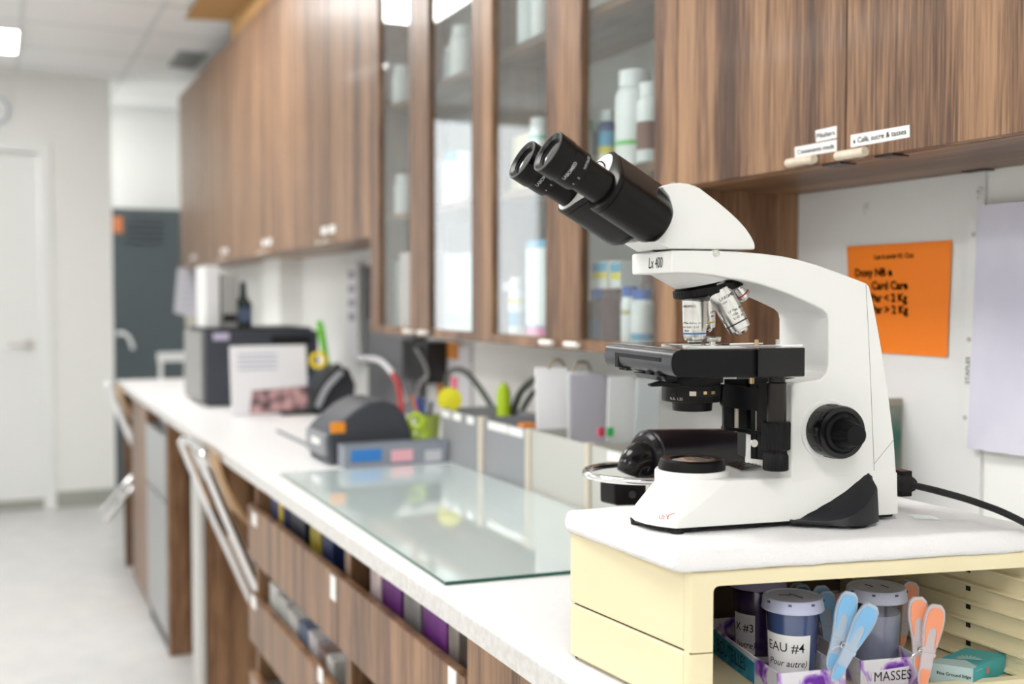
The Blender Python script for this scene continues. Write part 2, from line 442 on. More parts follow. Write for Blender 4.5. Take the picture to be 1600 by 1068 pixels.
drawer_unit(y527, y388, 'walnut open topped drawer unit next to the folding chair, dark packets showing inside', [(0, 397, 811, .05, .03), (0, 520, 918, .035, .045), (1, 396, 940, .05, .03), (1, 500, 1055, .035, .03)])
# knee space and narrow units further along
def panel_unit(name, lab, cat, y0, y1, fm, full=True, xf=XU):
    t = thing(name, ((XU + XW)/2, (y0 + y1)/2, 0), lab, cat)
    return t
t = thing('narrow_cupboard', (.9, (y298 + y315)/2, 0), 'narrow cupboard with white front and walnut sides, beyond the near folding chair', 'cabinet')
MB().box((XU + .02, y315, 0), (XW - .001, y298, ZU)).build('carcass', woodZ, parent=t)
MB().box((XU, y315 + .002, .02), (XU + .018, y298 - .002, ZU - .002)).build('door', mat('off_white_door', (.55, .54, .52), .5), parent=t, bevel=.002, label='white door')
# fridge
y_f1 = y232; y_f0 = y263
t = thing('undercounter_fridge', (.9, (y_f0 + y_f1)/2, 0), 'silver undercounter fridge between two walnut panels', 'fridge')
M_fr = mat('fridge_silver', (.40, .41, .41), .38, metal=.6)
MB().box((XU + .05, y_f0 + .03, .02), (XW - .05, y_f1 - .01, .83)).build('body', M_fr, parent=t, bevel=.004)
MB().box((XU - .005, y_f0 + .03, .06), (XU + .045, y_f1 - .01, .55)).build('door', M_fr, parent=t, bevel=.006)
MB().box((XU - .005, y_f0 + .03, .56), (XU + .045, y_f1 - .01, .80)).build('door', M_fr, parent=t, bevel=.006)
MB().box((XU + .005, y_f0 + .04, .0), (XU + .1, y_f1 - .02, .05)).build('plinth', M_black, parent=t)
t = thing('side_panel', (.9, y_f0, 0), 'walnut upright panel on the near side of the silver fridge', 'panel')
MB().box((XU, y_f0 - .02, 0), (XW - .001, y_f0 + .02, ZU)).build('board', woodZ, parent=t, bevel=.001)
t = thing('base_cupboard', (.9, (y232 + y208)/2, 0), 'walnut base cupboard on the far side of the silver fridge', 'cabinet')
MB().box((XU + .02, y232, .0), (XW - .001, y208, ZU)).build('carcass', woodZ, parent=t)
MB().box((XU, y232 + .002, .04), (XU + .018, y208 - .002, ZU - .002)).build('door', woodZ, parent=t, bevel=.0012)
MB().box((XU, yend - .03, 0), (XW - .001, yend, ZU)).build('end_panel', woodZ, label='walnut end panel closing the far end of the worktop', cat='panel', bevel=.001)

# ------------------------------------------------------------------ wall cabinets
def yF(px): return onX(px, 300, XF).y
M_pull = mottled(mat('pale_birch', (.66, .56, .44), .4, coat=.3), (.62, .52, .41), (.74, .66, .54), 60)
def handle(y, z, parent, L=.052):
    mb = MB().cyl((XF - .019, y - L/2, z), (XF - .019, y + L/2, z), .0062, 24).box((XF - .019, y - .004, z - .004), (XF, y + .004, z + .004))
    mb.build('handle', M_pull, parent=parent, label='pale wooden pull')
def wall_cabinet(y0, y1, z0, lab, hand=None):
    t = thing('wall_cabinet', ((XF + XW)/2, (y0 + y1)/2, z0), lab, 'cabinet')
    MB().box((XF + .019, y0 + .0005, z0), (XW - .0005, y1 - .0005, ZT)).build('carcass', woodY, parent=t, bevel=.001)
    ym = (y0 + y1)/2; ds = []
    for k, (a, b) in enumerate(((y0 + .001, ym - .001), (ym + .001, y1 - .001))):
        d = MB().box((XF, a, z0 + .001), (XF + .018, b, ZT)).build('door', woodZ, parent=t, bevel=.001)
        ds.append(d)
        if hand: 
            hy = ym - .05 if k == 0 else ym + .05
            handle(hy, z0 + .006, d)
            MB().box((XF - .001, hy - .04, z0 + .035), (XF + .0005, hy + .03, z0 + .062)).build('label', M_label, parent=d)
    return t, ds
yA = yF(1057); yS = yF(1320); wD = yA - yS
t, ds = wall_cabinet(yS - wD, yA, ZN, 'nearest walnut wall cabinet with two labelled doors above the microscope')
def sticker(corners, txt, door, size, lab, icon=False):
    P = [onX(x, y, XF - .0006) for x, y in corners]      # tl tr br bl
    mb = MB().prism([p for p in P], (.0006, 0, 0), 0)
    ex = (P[2] - P[3]).normalized(); ey = (P[0] - P[3]).normalized(); o = P[3] + Vector((-.0002, 0, 0))
    wd = (P[2] - P[3]).length; hh = (P[0] - P[3]).length
    fl = flat(o, ex, ey)
    tmp = MB().text(txt, lambda x, y, z: Vector((x, y, z)), 1.0)
    tw = max(v.x for v in tmp.v) - min(v.x for v in tmp.v); x0 = min(v.x for v in tmp.v)
    off = wd * (.13 if icon else .07); sx = (wd * .95 - off) / tw; sy = hh * .62
    mb.text(txt, lambda x, y, z: o + ex*(off + (x - x0)*sx) + ey*(hh*.28 + y*sy) + Vector((-abs(z) - .0001, 0, 0)), 1.0, 1, font_w=.008)
    if icon:
        cx = wd*.07; cy = hh*.40
        mb.prism([o + ex*(cx + a) + ey*(cy + b) + Vector((-.0003, 0, 0)) for a, b in ((-.0022, .002), (.0022, .002), (.0016, -.002), (-.0016, -.002))], (.0002, 0, 0), 1)
        mb.prism([o + ex*(cx + a) + ey*(cy + b) + Vector((-.0003, 0, 0)) for a, b in ((-.0004, .0045), (.0004, .0045), (.0008, .003), (0, .003))], (.0002, 0, 0), 1)
    mb.build('label', [M_label, M_ink], parent=door, label=lab)
sticker([(1274, 204), (1307, 196.5), (1307, 215), (1275, 222)], 'Piluliers', ds[1], 1, 'small white label reading Piluliers')
sticker([(1241.6, 230), (1307, 217.8), (1307, 235.7), (1242, 246.8)], 'Contenants meds', ds[1], 1, 'white label reading Contenants meds')
sticker([(1329, 211), (1421, 195), (1421, 214), (1329, 230.5)], 'Café, sucre & tasses', ds[0], 1, 'white label reading Café, sucre & tasses', icon=True)
a = onX(1231, 254, XF - .019); b = onX(1272, 249, XF - .019)
handle((a.y + b.y)/2, (a.z + b.z)/2, ds[1], abs(a.y - b.y))
a2 = onX(1308, 243, XF - .019); b2 = onX(1352, 237, XF - .019)
handle((a2.y + b2.y)/2, (a2.z + b2.z)/2, ds[0], abs(a2.y - b2.y))
for k, (pa, pb) in enumerate((((1291, 257), (1320, 253)), ((1374, 243.5), (1402, 239)))):
    p = onX(*pa, XF + .01); q = onX(*pb, XF + .01)
    MB().box((XF + .002, p.y, ZN - .002), (XF + .03, q.y, ZN + .0005)).build('catch', M_black, parent=ds[1 - k], label='black catch')
MB().box((XW - .02, onX(1539, 270, XW - .02).y, ZN - .002), (XW - .001, onX(1502, 270, XW - .02).y, ZN)).build('cleat', M_black, parent=t)

# glass fronted cabinets
M_glassdoor = glass('cabinet_pane', (.93, .96, .96), refl=.09)
M_gin = mat('cabinet_white_interior', (.62, .61, .59), .6)
gseam = [yF(p) for p in (1057, 884, 752, 656, 578)]
gopen = [(yF(a), yF(b)) for a, b in ((1022, 907), (853, 768), (737, 670), (640, 592))]
SHELF = (1.558, 1.885, 2.215)
names = [('nearest glass fronted walnut cabinet, its right door beside the microscope eyepieces', (0, 1)), ('farther glass fronted walnut cabinet with bright ceiling reflections in its panes', (2, 3))]
gl_roots = []
for lab, idx in names:
    y0 = gseam[idx[0]]; y1 = gseam[idx[1] + 1]
    t = thing('glass_cabinet', ((XF + XW)/2, (y0 + y1)/2, ZG), lab, 'cabinet', group=None); gl_roots.append(t)
    MB().box((XF + .019, y0, ZG), (XW - .0005, y0 + .018, ZT)).build('side', woodZ, parent=t)
    MB().box((XF + .019, y1 - .018, ZG), (XW - .0005, y1, ZT)).build('side', woodZ, parent=t)
    MB().box((XF + .019, y0 + .018, ZG), (XW - .0005, y1 - .018, ZG + .018)).build('bottom', woodY, parent=t)
    MB().box((XF + .019, y0 + .018, ZT - .018), (XW - .0005, y1 - .018, ZT)).build('top', woodY, parent=t)
    MB().box((XW - .012, y0 + .018, ZG + .018), (XW - .0005, y1 - .018, ZT - .018)).build('back', M_gin, parent=t)
    for z in SHELF:
        sh_ = MB().box((XF + .037, y0 + .018, z - .018), (XW - .012, y1 - .018, z)).build('shelf', woodY, parent=t)
        MB().box((XF + .035, y0 + .018, z - .018), (XF + .037, y1 - .018, z)).build('edge_strip', woodY, parent=sh_)
    for i in idx:
        a = gseam[i] + .001; b = gseam[i + 1] - .001; oa, ob = gopen[i]
        mb = MB().box((XF, a, ZG), (XF + .019, oa, ZT)).box((XF, ob, ZG), (XF + .019, b, ZT)).box((XF, oa, ZG), (XF + .019, ob, ZG + .022)).box((XF, oa, ZT - .06), (XF + .019, ob, ZT))
        d = mb.build('door', woodZ, parent=t)
        MB().box((XF + .008, oa, ZG + .022), (XF + .012, ob, ZT - .06)).build('pane', M_glassdoor, parent=d)
        hy = a + .055 if i % 2 else b - .055
        mb = MB().cyl((XF - .016, hy - .026, ZG + .012), (XF - .016, hy + .026, ZG + .012), .006, 16).box((XF - .016, hy - .004, ZG + .008), (XF, hy + .004, ZG + .016))
        mb.build('handle', mat('white_pull', (.85, .82, .76), .35), parent=d, label='pale pull')

# far run of wall cabinets
yq0 = gseam[4]; yq1 = onX(281, 300, XF).y; n = 4
for i in range(n):
    a = yq0 + (yq1 - yq0) * i / n; b = yq0 + (yq1 - yq0) * (i + 1) / n
    nm = ['walnut wall cabinet just past the glass fronted ones', 'second walnut wall cabinet past the glass fronted ones', 'walnut wall cabinet under the brown cardboard box', 'farthest walnut wall cabinet at the end of the run'][i]
    wall_cabinet(a, b, ZN, nm, hand=True)
# cardboard box on top of the far cabinets
M_card = mat('cardboard', (.50, .30, .12), .8)
p = onX(384, 38, XF + .02)
yb0 = onX(432, 20, XF + .03).y; yb1 = onX(364, 20, XF + .03).y
t = thing('cardboard_box', (XF + .14, (yb0 + yb1)/2, ZT), 'open brown cardboard box on top of the far wall cabinets', 'box')
MB().box((XF + .02, yb0, ZT), (XW - .02, yb1, ZT + .17)).build('body', M_card, parent=t)
MB().prism([(XF + .02, yb0, ZT + .112), (XF - .20, yb0, ZT + .10), (XF - .20, yb0, ZT + .104), (XF + .02, yb0, ZT + .117)], (0, yb1 - yb0, 0)).build('flap', M_card, parent=t)
# ------------------------------------------------------------------ microscope
ALPHA = math.radians(17)
RA = ALPHA - YAW                                   # turn of the microscope about the vertical
ORG = Vector((.657, .974, 1.0755))                 # foot of the optical axis on the paper pad
AX = Vector((math.cos(RA), math.sin(RA), 0)); NX = Vector((-math.sin(RA), math.cos(RA), 0))
def Mu(px, py, v):
    """point seen at (px, py) on the upright plane at sideways distance v, in the microscope's own frame"""
    p = onP(px, py, ORG + NX * v, NX) - ORG
    return Vector((p.dot(AX), v, p.z))
def Mz(px, py, z):
    p = onZ(px, py, ORG.z + z) - ORG
    return Vector((p.dot(AX), p.dot(NX), z))
M_ivory = bump(mat('microscope_white_enamel', (.80, .80, .78), .38), 900, .04, .0004)
M_blk = bump(mat('microscope_black_paint', (.0045, .0045, .005), .33, spec=.2), 1200, .06, .0004)
M_blkg = mat('microscope_black_gloss', (.005, .005, .006), .16, spec=.4)
M_tube = bump(mat('binocular_black', (.0045, .0038, .0036), .27, spec=.22), 1500, .05, .0003)
M_rub = mat('rubber_black', (.012, .012, .013), .6, spec=.3)
M_graph = mat('stage_grey_metal', (.030, .032, .037), .30, metal=.35, spec=.45)
M_silver = mat('objective_silver', (.78, .77, .75), .24, metal=1)
M_endw = mat('end_plate_white', (.86, .86, .85), .3)
M_prnt = mat('printed_black', (.02, .02, .02), .5)
M_prw = mat('printed_white', (.72, .72, .72), .5)
M_brass = mat('brass', (.62, .42, .22), .3, metal=1)
M_seam = mat('seam_shadow_gap', (.30, .30, .29), .8)
mic = thing('microscope', ORG, 'white and black binocular microscope standing on the white paper pad', 'microscope', rz=RA)
def P(name, mb, m, parent=mic, **k): return mb.build(name, m, parent=parent, local=True, **k)

# ---- base
bz = .006
bow = [(-.040, -.049), (-.052, -.036), (-.061, -.018), (-.064, 0), (-.061, .018), (-.052, .036), (-.040, .049)]
ub = Mu(1401, 808, -.047).x                       # back end
bot = bow + [(ub, .049), (ub, -.049)]
top = [(.0385*math.cos(math.radians(a)), .0385*math.sin(math.radians(a)), .052 if abs(a - 180) > 62 else .040) for a in range(90, 271, 12)] + [(.02, -.0445, .050), (.02, .0445, .050), (ub, -.047, .050), (ub, .047, .050)]
mb = MB().hull([(x, y, bz) for x, y in bot] + [(x*.985, y, bz + .006) for x, y in bot] + list(top))
base = P('base', mb, M_ivory, bevel=.0035, seg=3, ang=12)
P('light_turret', MB().lathe((0, 0, .030), (0, 0, 1), [(0, .0385), (.0250, .0385), (.0272, .0370)], 64), M_ivory, parent=base)
mb = MB().hull([(x*.97, y*.97, .0035) for x, y in bot] + [(x*.98, y*.98, bz + .001) for x, y in bot])
P('base_plate', mb, M_blk, parent=base)
for u, v in ((-.036, -.040), (-.055, .012), (-.036, .040), (.13, -.05), (.13, .05)):
    P('rubber_foot', MB().lathe((u, v, 0), (0, 0, 1), [(0, .0075), (.006, .0082)], 20), M_rub, parent=base)
# red mark on the front slope
def slope_pt(x, y): return Mz(x, y, .020)
mb = MB()
for pts in ([(1031, 804), (1030, 809), (1033, 810.5)], [(1035, 804.5), (1034, 809.5), (1037, 810), (1038, 806), (1035, 804.5)], [(1041, 803.5), (1044, 810)], [(1045, 804), (1042.5, 811)], [(1045, 804.5), (1054, 801)]):
    q = []
    for x, y in pts:
        d = ray(x, y); best = None
        q.append((x, y))
    mb_pts = q
    for (xa, ya), (xb, yb) in zip(q, q[1:]):
        pa = Vector(Mz(xa, ya, .022)); pb = Vector(Mz(xb, yb, .022))
        mb.tube([pa, pb], .0005, 6)
REDMARK = mb
# louvre grille on top of base
g = [Mz(x, y, .053) for x, y in ((1130, 724), (1150, 720), (1194, 728), (1160, 735))]
mb = MB()
for i in range(7):
    t0 = i / 7; t1 = (i + .55) / 7
    a = g[0].lerp(g[3], t0); b = g[1].lerp(g[2], t0); c = g[1].lerp(g[2], t1); d = g[0].lerp(g[3], t1)
    mb.prism([a, b, c, d], (0, 0, .0008))
P('vent_grille', mb, M_blk, parent=base)

# ---- light ring
mb = MB().lathe((0, 0, .0570), (0, 0, 1), [(0, .0345), (.003, .0348), (.0095, .0330), (.0110, .0310), (.0105, .0235), (.0085, .0225)], 72)
lr = P('light_ring', mb, M_blk)
P('collector_lens', MB().lathe((0, 0, .0655), (0, 0, 1), [(0, .022), (.0012, .018), (.0022, .010), (.0025, .001)], 40), mat('lens_glass', (.75, .70, .66), .05, metal=.8), parent=lr)

# ---- column and arm (outline taken on the near side, real thickness behind it)
vn = -.046; vf = .053
outer = [(1049, 391), (1085, 391), (1120, 391.5), (1150, 392.8), (1180, 395), (1204, 397.6), (1227, 400.8), (1250, 406), (1273.6, 412.6), (1297, 420.6), (1320.5, 429.4), (1340, 436.8), (1354, 442.3), (1359, 447), (1365, 472), (1373, 515), (1381, 561), (1390, 624), (1397.7, 687), (1401.5, 745), (1404.4, 800)]
inner = [(1237, 815), (1237, 604), (1240, 598), (1283, 592), (1291, 583), (1294.5, 570), (1294.8, 500), (1292.5, 490), (1286, 484), (1273, 477.5), (1256, 469.5), (1240, 462.5), (1222, 455.5), (1206, 450), (1189, 444.5), (1172, 440), (1156, 437), (1139, 434.5), (1113, 429.8), (1088, 427), (1065, 426.3), (1049, 426.3)]
pl = [Mu(x, y, vn) for x, y in outer + inner]
mb = MB().prism(pl, (0, vf - vn, 0))
arm = P('arm', mb, M_ivory, bevel=.0042, seg=4, ang=28)
# seams and print
def seam(pts, r=.00028): return MB().tube([Mu(x, y, vn - .0001) for x, y in pts], r, 6)
P('seam', seam([(1353, 444), (1357, 520), (1360, 584), (1363, 660), (1366, 735)]), M_seam, parent=arm)
P('seam', seam([(1366, 724), (1397, 686)]), M_seam, parent=arm)
uf = Mu(1049, 400, vn).x
zf = Mu(1049, 417, vn).z
P('lettering', MB().text('Lx 400', lambda x, y, z: Vector((uf - .0002 - abs(z), -vn*0 + .0085 - x, zf + y*1.25)), .0125, shear=.12, align='LEFT').add([], []), M_prnt, parent=arm, label='small black Lx 400 lettering')
s = Mu(1119, 394, vn)
P('clamp_screw', MB().cyl((s.x, vn - .001, s.z - .001), (s.x, vn + .006, s.z - .001), .0036).cyl((s.x, vn - .0018, s.z - .001), (s.x, vn, s.z - .001), .0022, 6), M_steel, parent=arm)
# nosepiece mount: sloping white cone under the arm front
nc = Mu(1106, 452, 0)
nax = Vector((math.sin(math.radians(13)), 0, -math.cos(math.radians(13))))
nup = -nax; nx1 = Vector((0, 1, 0)); nx2 = nup.cross(nx1)
ringp = [nc + nup*.008 + (nx1*math.cos(2*pi*i/28) + nx2*math.sin(2*pi*i/28))*.0335 for i in range(28)]
tpz = Mu(1049, 424, vn).z
tl = Mu(1019, 427, 0).x
tp = [(uf + .003, -.036, tpz + .004), (uf + .003, .036, tpz + .004), (uf + .075, .036, tpz + .004), (uf + .075, -.036, tpz + .004)]
P('nosepiece_mount', MB().hull(ringp + tp), M_ivory, parent=arm, bevel=.003, seg=3, ang=25)

# ---- nosepiece and objectives
n1 = MB().lathe(nc + nup*.006, nax, [(0, .0335), (.001, .0362), (.0075, .0366), (.0085, .0358)], 120, flute=1, depth=.0006)
nose = P('nosepiece', n1, M_blk)
P('objective_turret', MB().lathe(nc - nup*.0, nax, [(0, .035), (.003, .034), (.009, .022), (.011, .010)], 60), M_blkg, parent=nose)
def objective(pa, pb, r, ring, txts, lab, tip=0.75, nose_len=.004):
    pa = Vector(pa); pb = Vector(pb); ax = (pb - pa).normalized(); L = (pb - pa).length
    o = P('objective', MB().lathe(pa - ax*.006, ax, [(0, r*.8), (.004, r*.82), (.006, r*.97), (.0065, r), (.0062 + L*.28, r), (.0066 + L*.285, r*.985), (.006 + L*.55, r*.985), (.006 + L*.92, r*.90), (.006 + L*.985, r*.87), (.006 + L, r*.80), (.006 + L, r*tip*.8), (.006 + L + nose_len*.5, r*tip*.78), (.006 + L + nose_len, r*.45), (.006 + L + nose_len, r*.2)], 56), M_silver, label=lab)
    k = .82
    rr = r*(.985 - .085*(k - .55)/.37) + .00025
    P('colour_ring', MB().lathe(pa + ax*(L*k), ax, [(0, rr), (.0014, rr - .0001)], 56), ring, parent=o)
    # engraved lettering wraps round the barrel, reading direction set towards the lens
    side = Vector((0, -1, 0)); side = (side - ax*side.dot(ax)).normalized(); tng = ax.cross(side)
    mb = MB()
    for txt, f, size, off in txts:
        rr = r*(1.0 if f < .3 else (.985 if f < .55 else .985 - .085*(f - .55)/.37)) + .0002
        def fn(x, y, z, f=f, rr=rr, off=off):
            an = (x + off)/rr
            return pa + ax*(L*f - y) + (side*math.cos(an) - tng*math.sin(an))*(rr + abs(z))
        mb.text(txt, fn, size, ext=.00005)
    if txts: P('lettering', mb, M_prnt, parent=o)
    return o
blue = mat('ring_blue', (.03, .16, .55), .4); yel = mat('ring_yellow', (.75, .62, .05), .4); blkr = mat('ring_black', (.01, .01, .01), .4); redr = mat('ring_red', (.55, .03, .03), .4)
TX = [('LABOMED', .24, .0044, -.012)]
o1a = Mu(1085, 467, 0); o1b = Mu(1085.5, 531, 0)
objective(o1a, o1b, .0128, blue, [('LABOMED', .20, .0036, -.021), ('LP Plan Achro  ∞', .60, .0030, -.021), ('40x / 0.65 / 0.17', .70, .0030, -.021), ('10547', .79, .0030, -.019)], 'silver objective lens pointing straight down with a blue ring')
objective(Mu(1123, 453, -.024), Mu(1156.5, 515, -.034), .0128, blkr, [('LABOMED', .24, .0044, -.010), ('USA', .33, .003, -.009), ('LP Plan  Achro', .57, .0036, -.008), ('100x    1.25', .66, .0036, -.006), ('6122  /0', .745, .0036, -.006)], 'silver objective lens tilted to the right with a black ring')
objective(Mu(1098, 452, .026), Mu(1103, 512, .030), .0115, yel, [('LABOMED', .25, .004, .0), ('LP Plan', .6, .0034, .001), ('10x', .7, .0034, .001)], 'silver objective lens half hidden behind, with a yellow ring')
objective(Mu(1135, 428, .014), Mu(1160, 462, .018), .0115, redr, [('4x / 0.10', .6, .0034, -.002)], 'short silver objective lens at the back with a red ring')

# ---- stage
vs0 = -.072; vs1 = .100
stp = [(1062, 546.6), (1056, 548.5), (1051, 553), (1048.8, 561), (1048.2, 569), (1049.5, 578), (1052.5, 584.5), (1057, 588), (1064, 589)]
pl = [Mu(x, y, vs0) for x, y in stp] + [Mu(1190, 589, vs0), Mu(1190, 546.6, vs0)]
stage = P('stage', MB().prism(pl, (0, vs1 - vs0, 0)), M_graph, smooth=40)
sz = Mu(1120, 546.6, vs0).z; sb = Mu(1120, 589, vs0).z; su = Mu(1190, 560, vs0).x; s0 = Mu(1062, 560, vs0).x
cap = [Mu(x, y, vs0) for x, y in stp] + [Mu(1190, 589, vs0), Mu(1190, 546.6, vs0)]
P('stage_side', MB().prism([p + Vector((0, .0006, 0)) for p in cap], (0, -.0018, 0)), M_blk, parent=stage)
P('stage_top', MB().box((s0, vs0 - .001, sz - .0015), (su, vs1, sz + .0012)), mat('stage_black_glass', (.03, .022, .018), .12), parent=stage, bevel=.0005)
# slot and pull tab in the rounded front edge
uf2 = Mu(1048, 569, vs0).x
mb = MB().box((uf2 - .0006, -.048, sb + .0145), (uf2 + .008, .068, sb + .0185)).box((uf2 - .0004, .060, sb + .003), (uf2 + .008, .068, sb + .0185))
P('front_slot', mb, M_dark, parent=stage)
for v in (-.040, -.018, .040, .052):
    P('front_slot', MB().box((uf2 + .0015, v, sb + .0005), (uf2 + .008, v + .009, sb + .003)), M_dark, parent=stage)
P('under_block', MB().hull([(uf2 + .004, -.045, sb), (uf2 + .004, .03, sb), (uf2 + .010, .03, sb - .006), (uf2 + .010, -.04, sb - .006), (uf2 + .022, -.045, sb), (uf2 + .022, .03, sb), (uf2 + .022, -.04, sb - .006), (uf2 + .022, .03, sb - .006)]), M_blk, parent=stage, bevel=.0008)
# drive block at the back of the stage
a = Mu(1185, 545.5, vs0 - .006); b = Mu(1258, 588, vs0 - .006)
P('stage_drive_housing', MB().box((a.x, vs0 - .006, b.z), (b.x, -.048, a.z + .001)), M_blkg, parent=stage, bevel=.0012)
# slide holder on top
zt = sz + .0012
clip = P('slide_holder', MB().prism([(-.015, -.030, zt), (.012, -.046, zt), (.105, -.040, zt), (.105, -.026, zt), (.02, -.030, zt), (-.02, -.018, zt)], (0, 0, .0016)), M_chrome, parent=stage)
P('slide_holder', MB().prism([(-.030, .012, zt), (.03, .004, zt), (.09, .014, zt), (.09, .022, zt), (.03, .016, zt), (-.02, .022, zt)], (0, 0, .0016)), M_chrome, parent=stage)
q = Mu(1113, 535, -.005)
P('slide_clip_knob', MB().lathe((q.x, q.y, zt), (0, 0, 1), [(0, .003), (.004, .003), (.0045, .0085), (.0085, .009), (.0095, .008)], 40, flute=0), M_silver, parent=stage)
for px in (1182, 1215):
    q = Mu(px, 540, -.034)
    P('screw', MB().lathe((q.x, q.y, zt), (0, 0, 1), [(0, .0022), (.0065, .0022), (.007, .0016)], 20), M_brass if px < 1200 else M_steel, parent=stage)
P('glass_slide', MB().box((-.02, -.028, zt), (.03, .012, zt + .001)), glass('slide_glass', (.93, .97, .95), .08), parent=stage)

# ---- condenser
def zc(y): return Mu(1082, y, 0).z
mb = MB().lathe((0, 0, zc(640)), (0, 0, 1), [(0, .0203), (zc(630) - zc(640), .0208), (zc(628) - zc(640), .0215), (zc(625.5) - zc(640), .0215)], 64)
mb.lathe((0, 0, zc(625.5)), (0, 0, 1), [(0, .0300), (.001, .0312), (zc(600) - zc(625.5), .0312), (zc(600) - zc(625.5), .029), (zc(596) - zc(625.5), .029), (zc(596) - zc(625.5), .0318), (zc(588) - zc(625.5), .0318)], 72)
cond = P('condenser', mb, M_blk)
r = .0314
def on_c(x, y, z, z0, a0=0):
    an = a0 + x / r
    return Vector((math.sin(an)*r*0 + math.sin(an)*(r + abs(z)), -math.cos(an)*(r + abs(z)), z0 + y))
P('lettering', MB().text('N.A. 1.25', lambda x, y, z: on_c(x, y, z, zc(621.5), -1.25), .0040, ext=.0001), M_prw, parent=cond, label='small white N.A. 1.25 lettering')
def patch(x0, x1, y0, y1, m, nm, out=.0003):
    z0 = zc(y1); z1 = zc(y0); n = 6; ps = []
    a0 = math.asin(max(-1, min(1, (x0 - 1082)/47.5))) - .457; a1 = math.asin(max(-1, min(1, (x1 - 1082)/47.5))) - .457
    rings = []
    for i in range(n + 1):
        an = a0 + (a1 - a0)*i/n; rr = r + out
        rings.append([Vector((math.sin(an)*rr, -math.cos(an)*rr, z)) for z in (z0, z1)] + [Vector((math.sin(an)*(rr - .003), -math.cos(an)*(rr - .003), z)) for z in (z1, z0)])
    return P(nm, MB().loft(rings), m, parent=cond)
w = patch(1078, 1124, 607, 616, M_dark, 'window')
for xa, xb, mm in ((1078, 1088, mat('pale_stop', (.75, .68, .58), .5)), (1099, 1104, M_brass), (1111, 1116, M_brass)):
    patch(xa, xb, 607.5, 614 if xb - xa > 6 else 612, mm, 'stop', .0006)
patch(1051, 1056, 611, 616, M_dark, 'hole', .0005)
lv = [Mu(1016, 600.5, -.02), Mu(1018, 604, -.02), Mu(1034, 603.5, -.02), Mu(1075, 606, -.02), Mu(1075, 602, -.02), Mu(1037, 594.5, -.02)]
P('iris_lever', MB().prism(lv, (0, .008, 0)), M_blk, parent=cond, bevel=.0006)

# ---- substage bracket (frame with two bright guide rods)
vb = -.022
def quad(xa, ya, xb, yb, v): return [Mu(x, y, v) for x, y in ((xa, ya), (xb, ya), (xb, yb), (xa, yb))]
br = P('stage_bracket', MB().prism([Mu(x, y, vb) for x, y in ((1130, 600), (1187, 606), (1184, 642), (1131, 636), (1128, 630))], (0, .006, 0)), M_blk, bevel=.0008)
P('bracket_frame', MB().prism([Mu(x, y, vb) for x, y in ((1131, 636), (1135, 637), (1136, 668), (1131, 667))], (0, .004, 0)), M_blk, parent=br)
P('bracket_frame', MB().prism([Mu(x, y, vb) for x, y in ((1131, 666), (1192, 674), (1192, 680), (1131, 671))], (0, .006, 0)), M_blk, parent=br)
P('bracket_back', MB().prism([Mu(x, y, -.004) for x, y in ((1133, 592), (1240, 592), (1240, 676), (1134, 668))], (0, .002, 0)), M_dark, parent=br)
P('dovetail', MB().prism([Mu(x, y, -.012) for x, y in ((1172, 590), (1262, 590), (1262, 728), (1174, 716))], (0, .030, 0)), M_blk, parent=br, bevel=.0008)
P('dovetail_cover', MB().prism([Mu(x, y, -.014) for x, y in ((1184, 600), (1236, 592), (1236, 716), (1184, 716))], (0, .01, 0)), mat('charcoal_plate', (.018, .017, .017), .5, spec=.3), parent=br)
for xa, xb in ((1148, 1154), (1178, 1183)):
    P('guide_rod', MB().cyl(Mu((xa+xb)/2, 638, -.010), Mu((xa+xb)/2, 674, -.010), .0024), mat('rod_dull', (.48, .42, .37), .4, metal=.7), parent=br)
c1 = Mu(1174, 590, -.03)
P('bracket_screw', MB().lathe((c1.x, -.03, c1.z - .006), (0, 0, 1), [(0, .003), (.006, .003)], 16), M_brass, parent=br)
P('white_key', MB().prism([Mu(x, y, -.016) for x, y in ((1168, 678), (1173, 679), (1173, 716), (1236, 724), (1236, 733), (1167, 721))], (0, .003, 0)), M_ivory, parent=br)
c1 = Mu(1178, 692, -.0135)
P('bracket_screw', MB().cyl((c1.x, -.015, c1.z), (c1.x, -.009, c1.z), .004), M_steel, parent=br)

# ---- coaxial stage controls hanging by the column
vk = -.060
def kz(y, x=1213): return Mu(x, y, vk).z
ku = Mu(1213, 660, vk).x
sh = P('stage_control', MB().lathe((ku, vk, kz(659)), (0, 0, 1), [(0, .0098), (kz(598) - kz(659), .0098), (kz(596) - kz(659), .0085), (kz(588) - kz(659), .0085)], 48), mat('control_black_satin', (.012, .009, .008), .3, spec=.35))
P('upper_knob', MB().lathe((ku, vk, kz(702)), (0, 0, 1), [(0, .0132), (.001, .0142), (kz(660) - kz(702), .0142), (kz(658) - kz(702), .0132)], 96, flute=1, depth=.0004), M_blk, parent=sh)
P('lower_knob', MB().lathe((ku - .0004, vk, kz(734)), (0, 0, 1), [(0, .0118), (.001, .0128), (kz(711) - kz(734), .0128), (kz(709) - kz(734), .0118), (kz(705) - kz(734), .0110), (kz(702) - kz(734), .0118)], 72, flute=1, depth=.0006), M_blk, parent=sh)

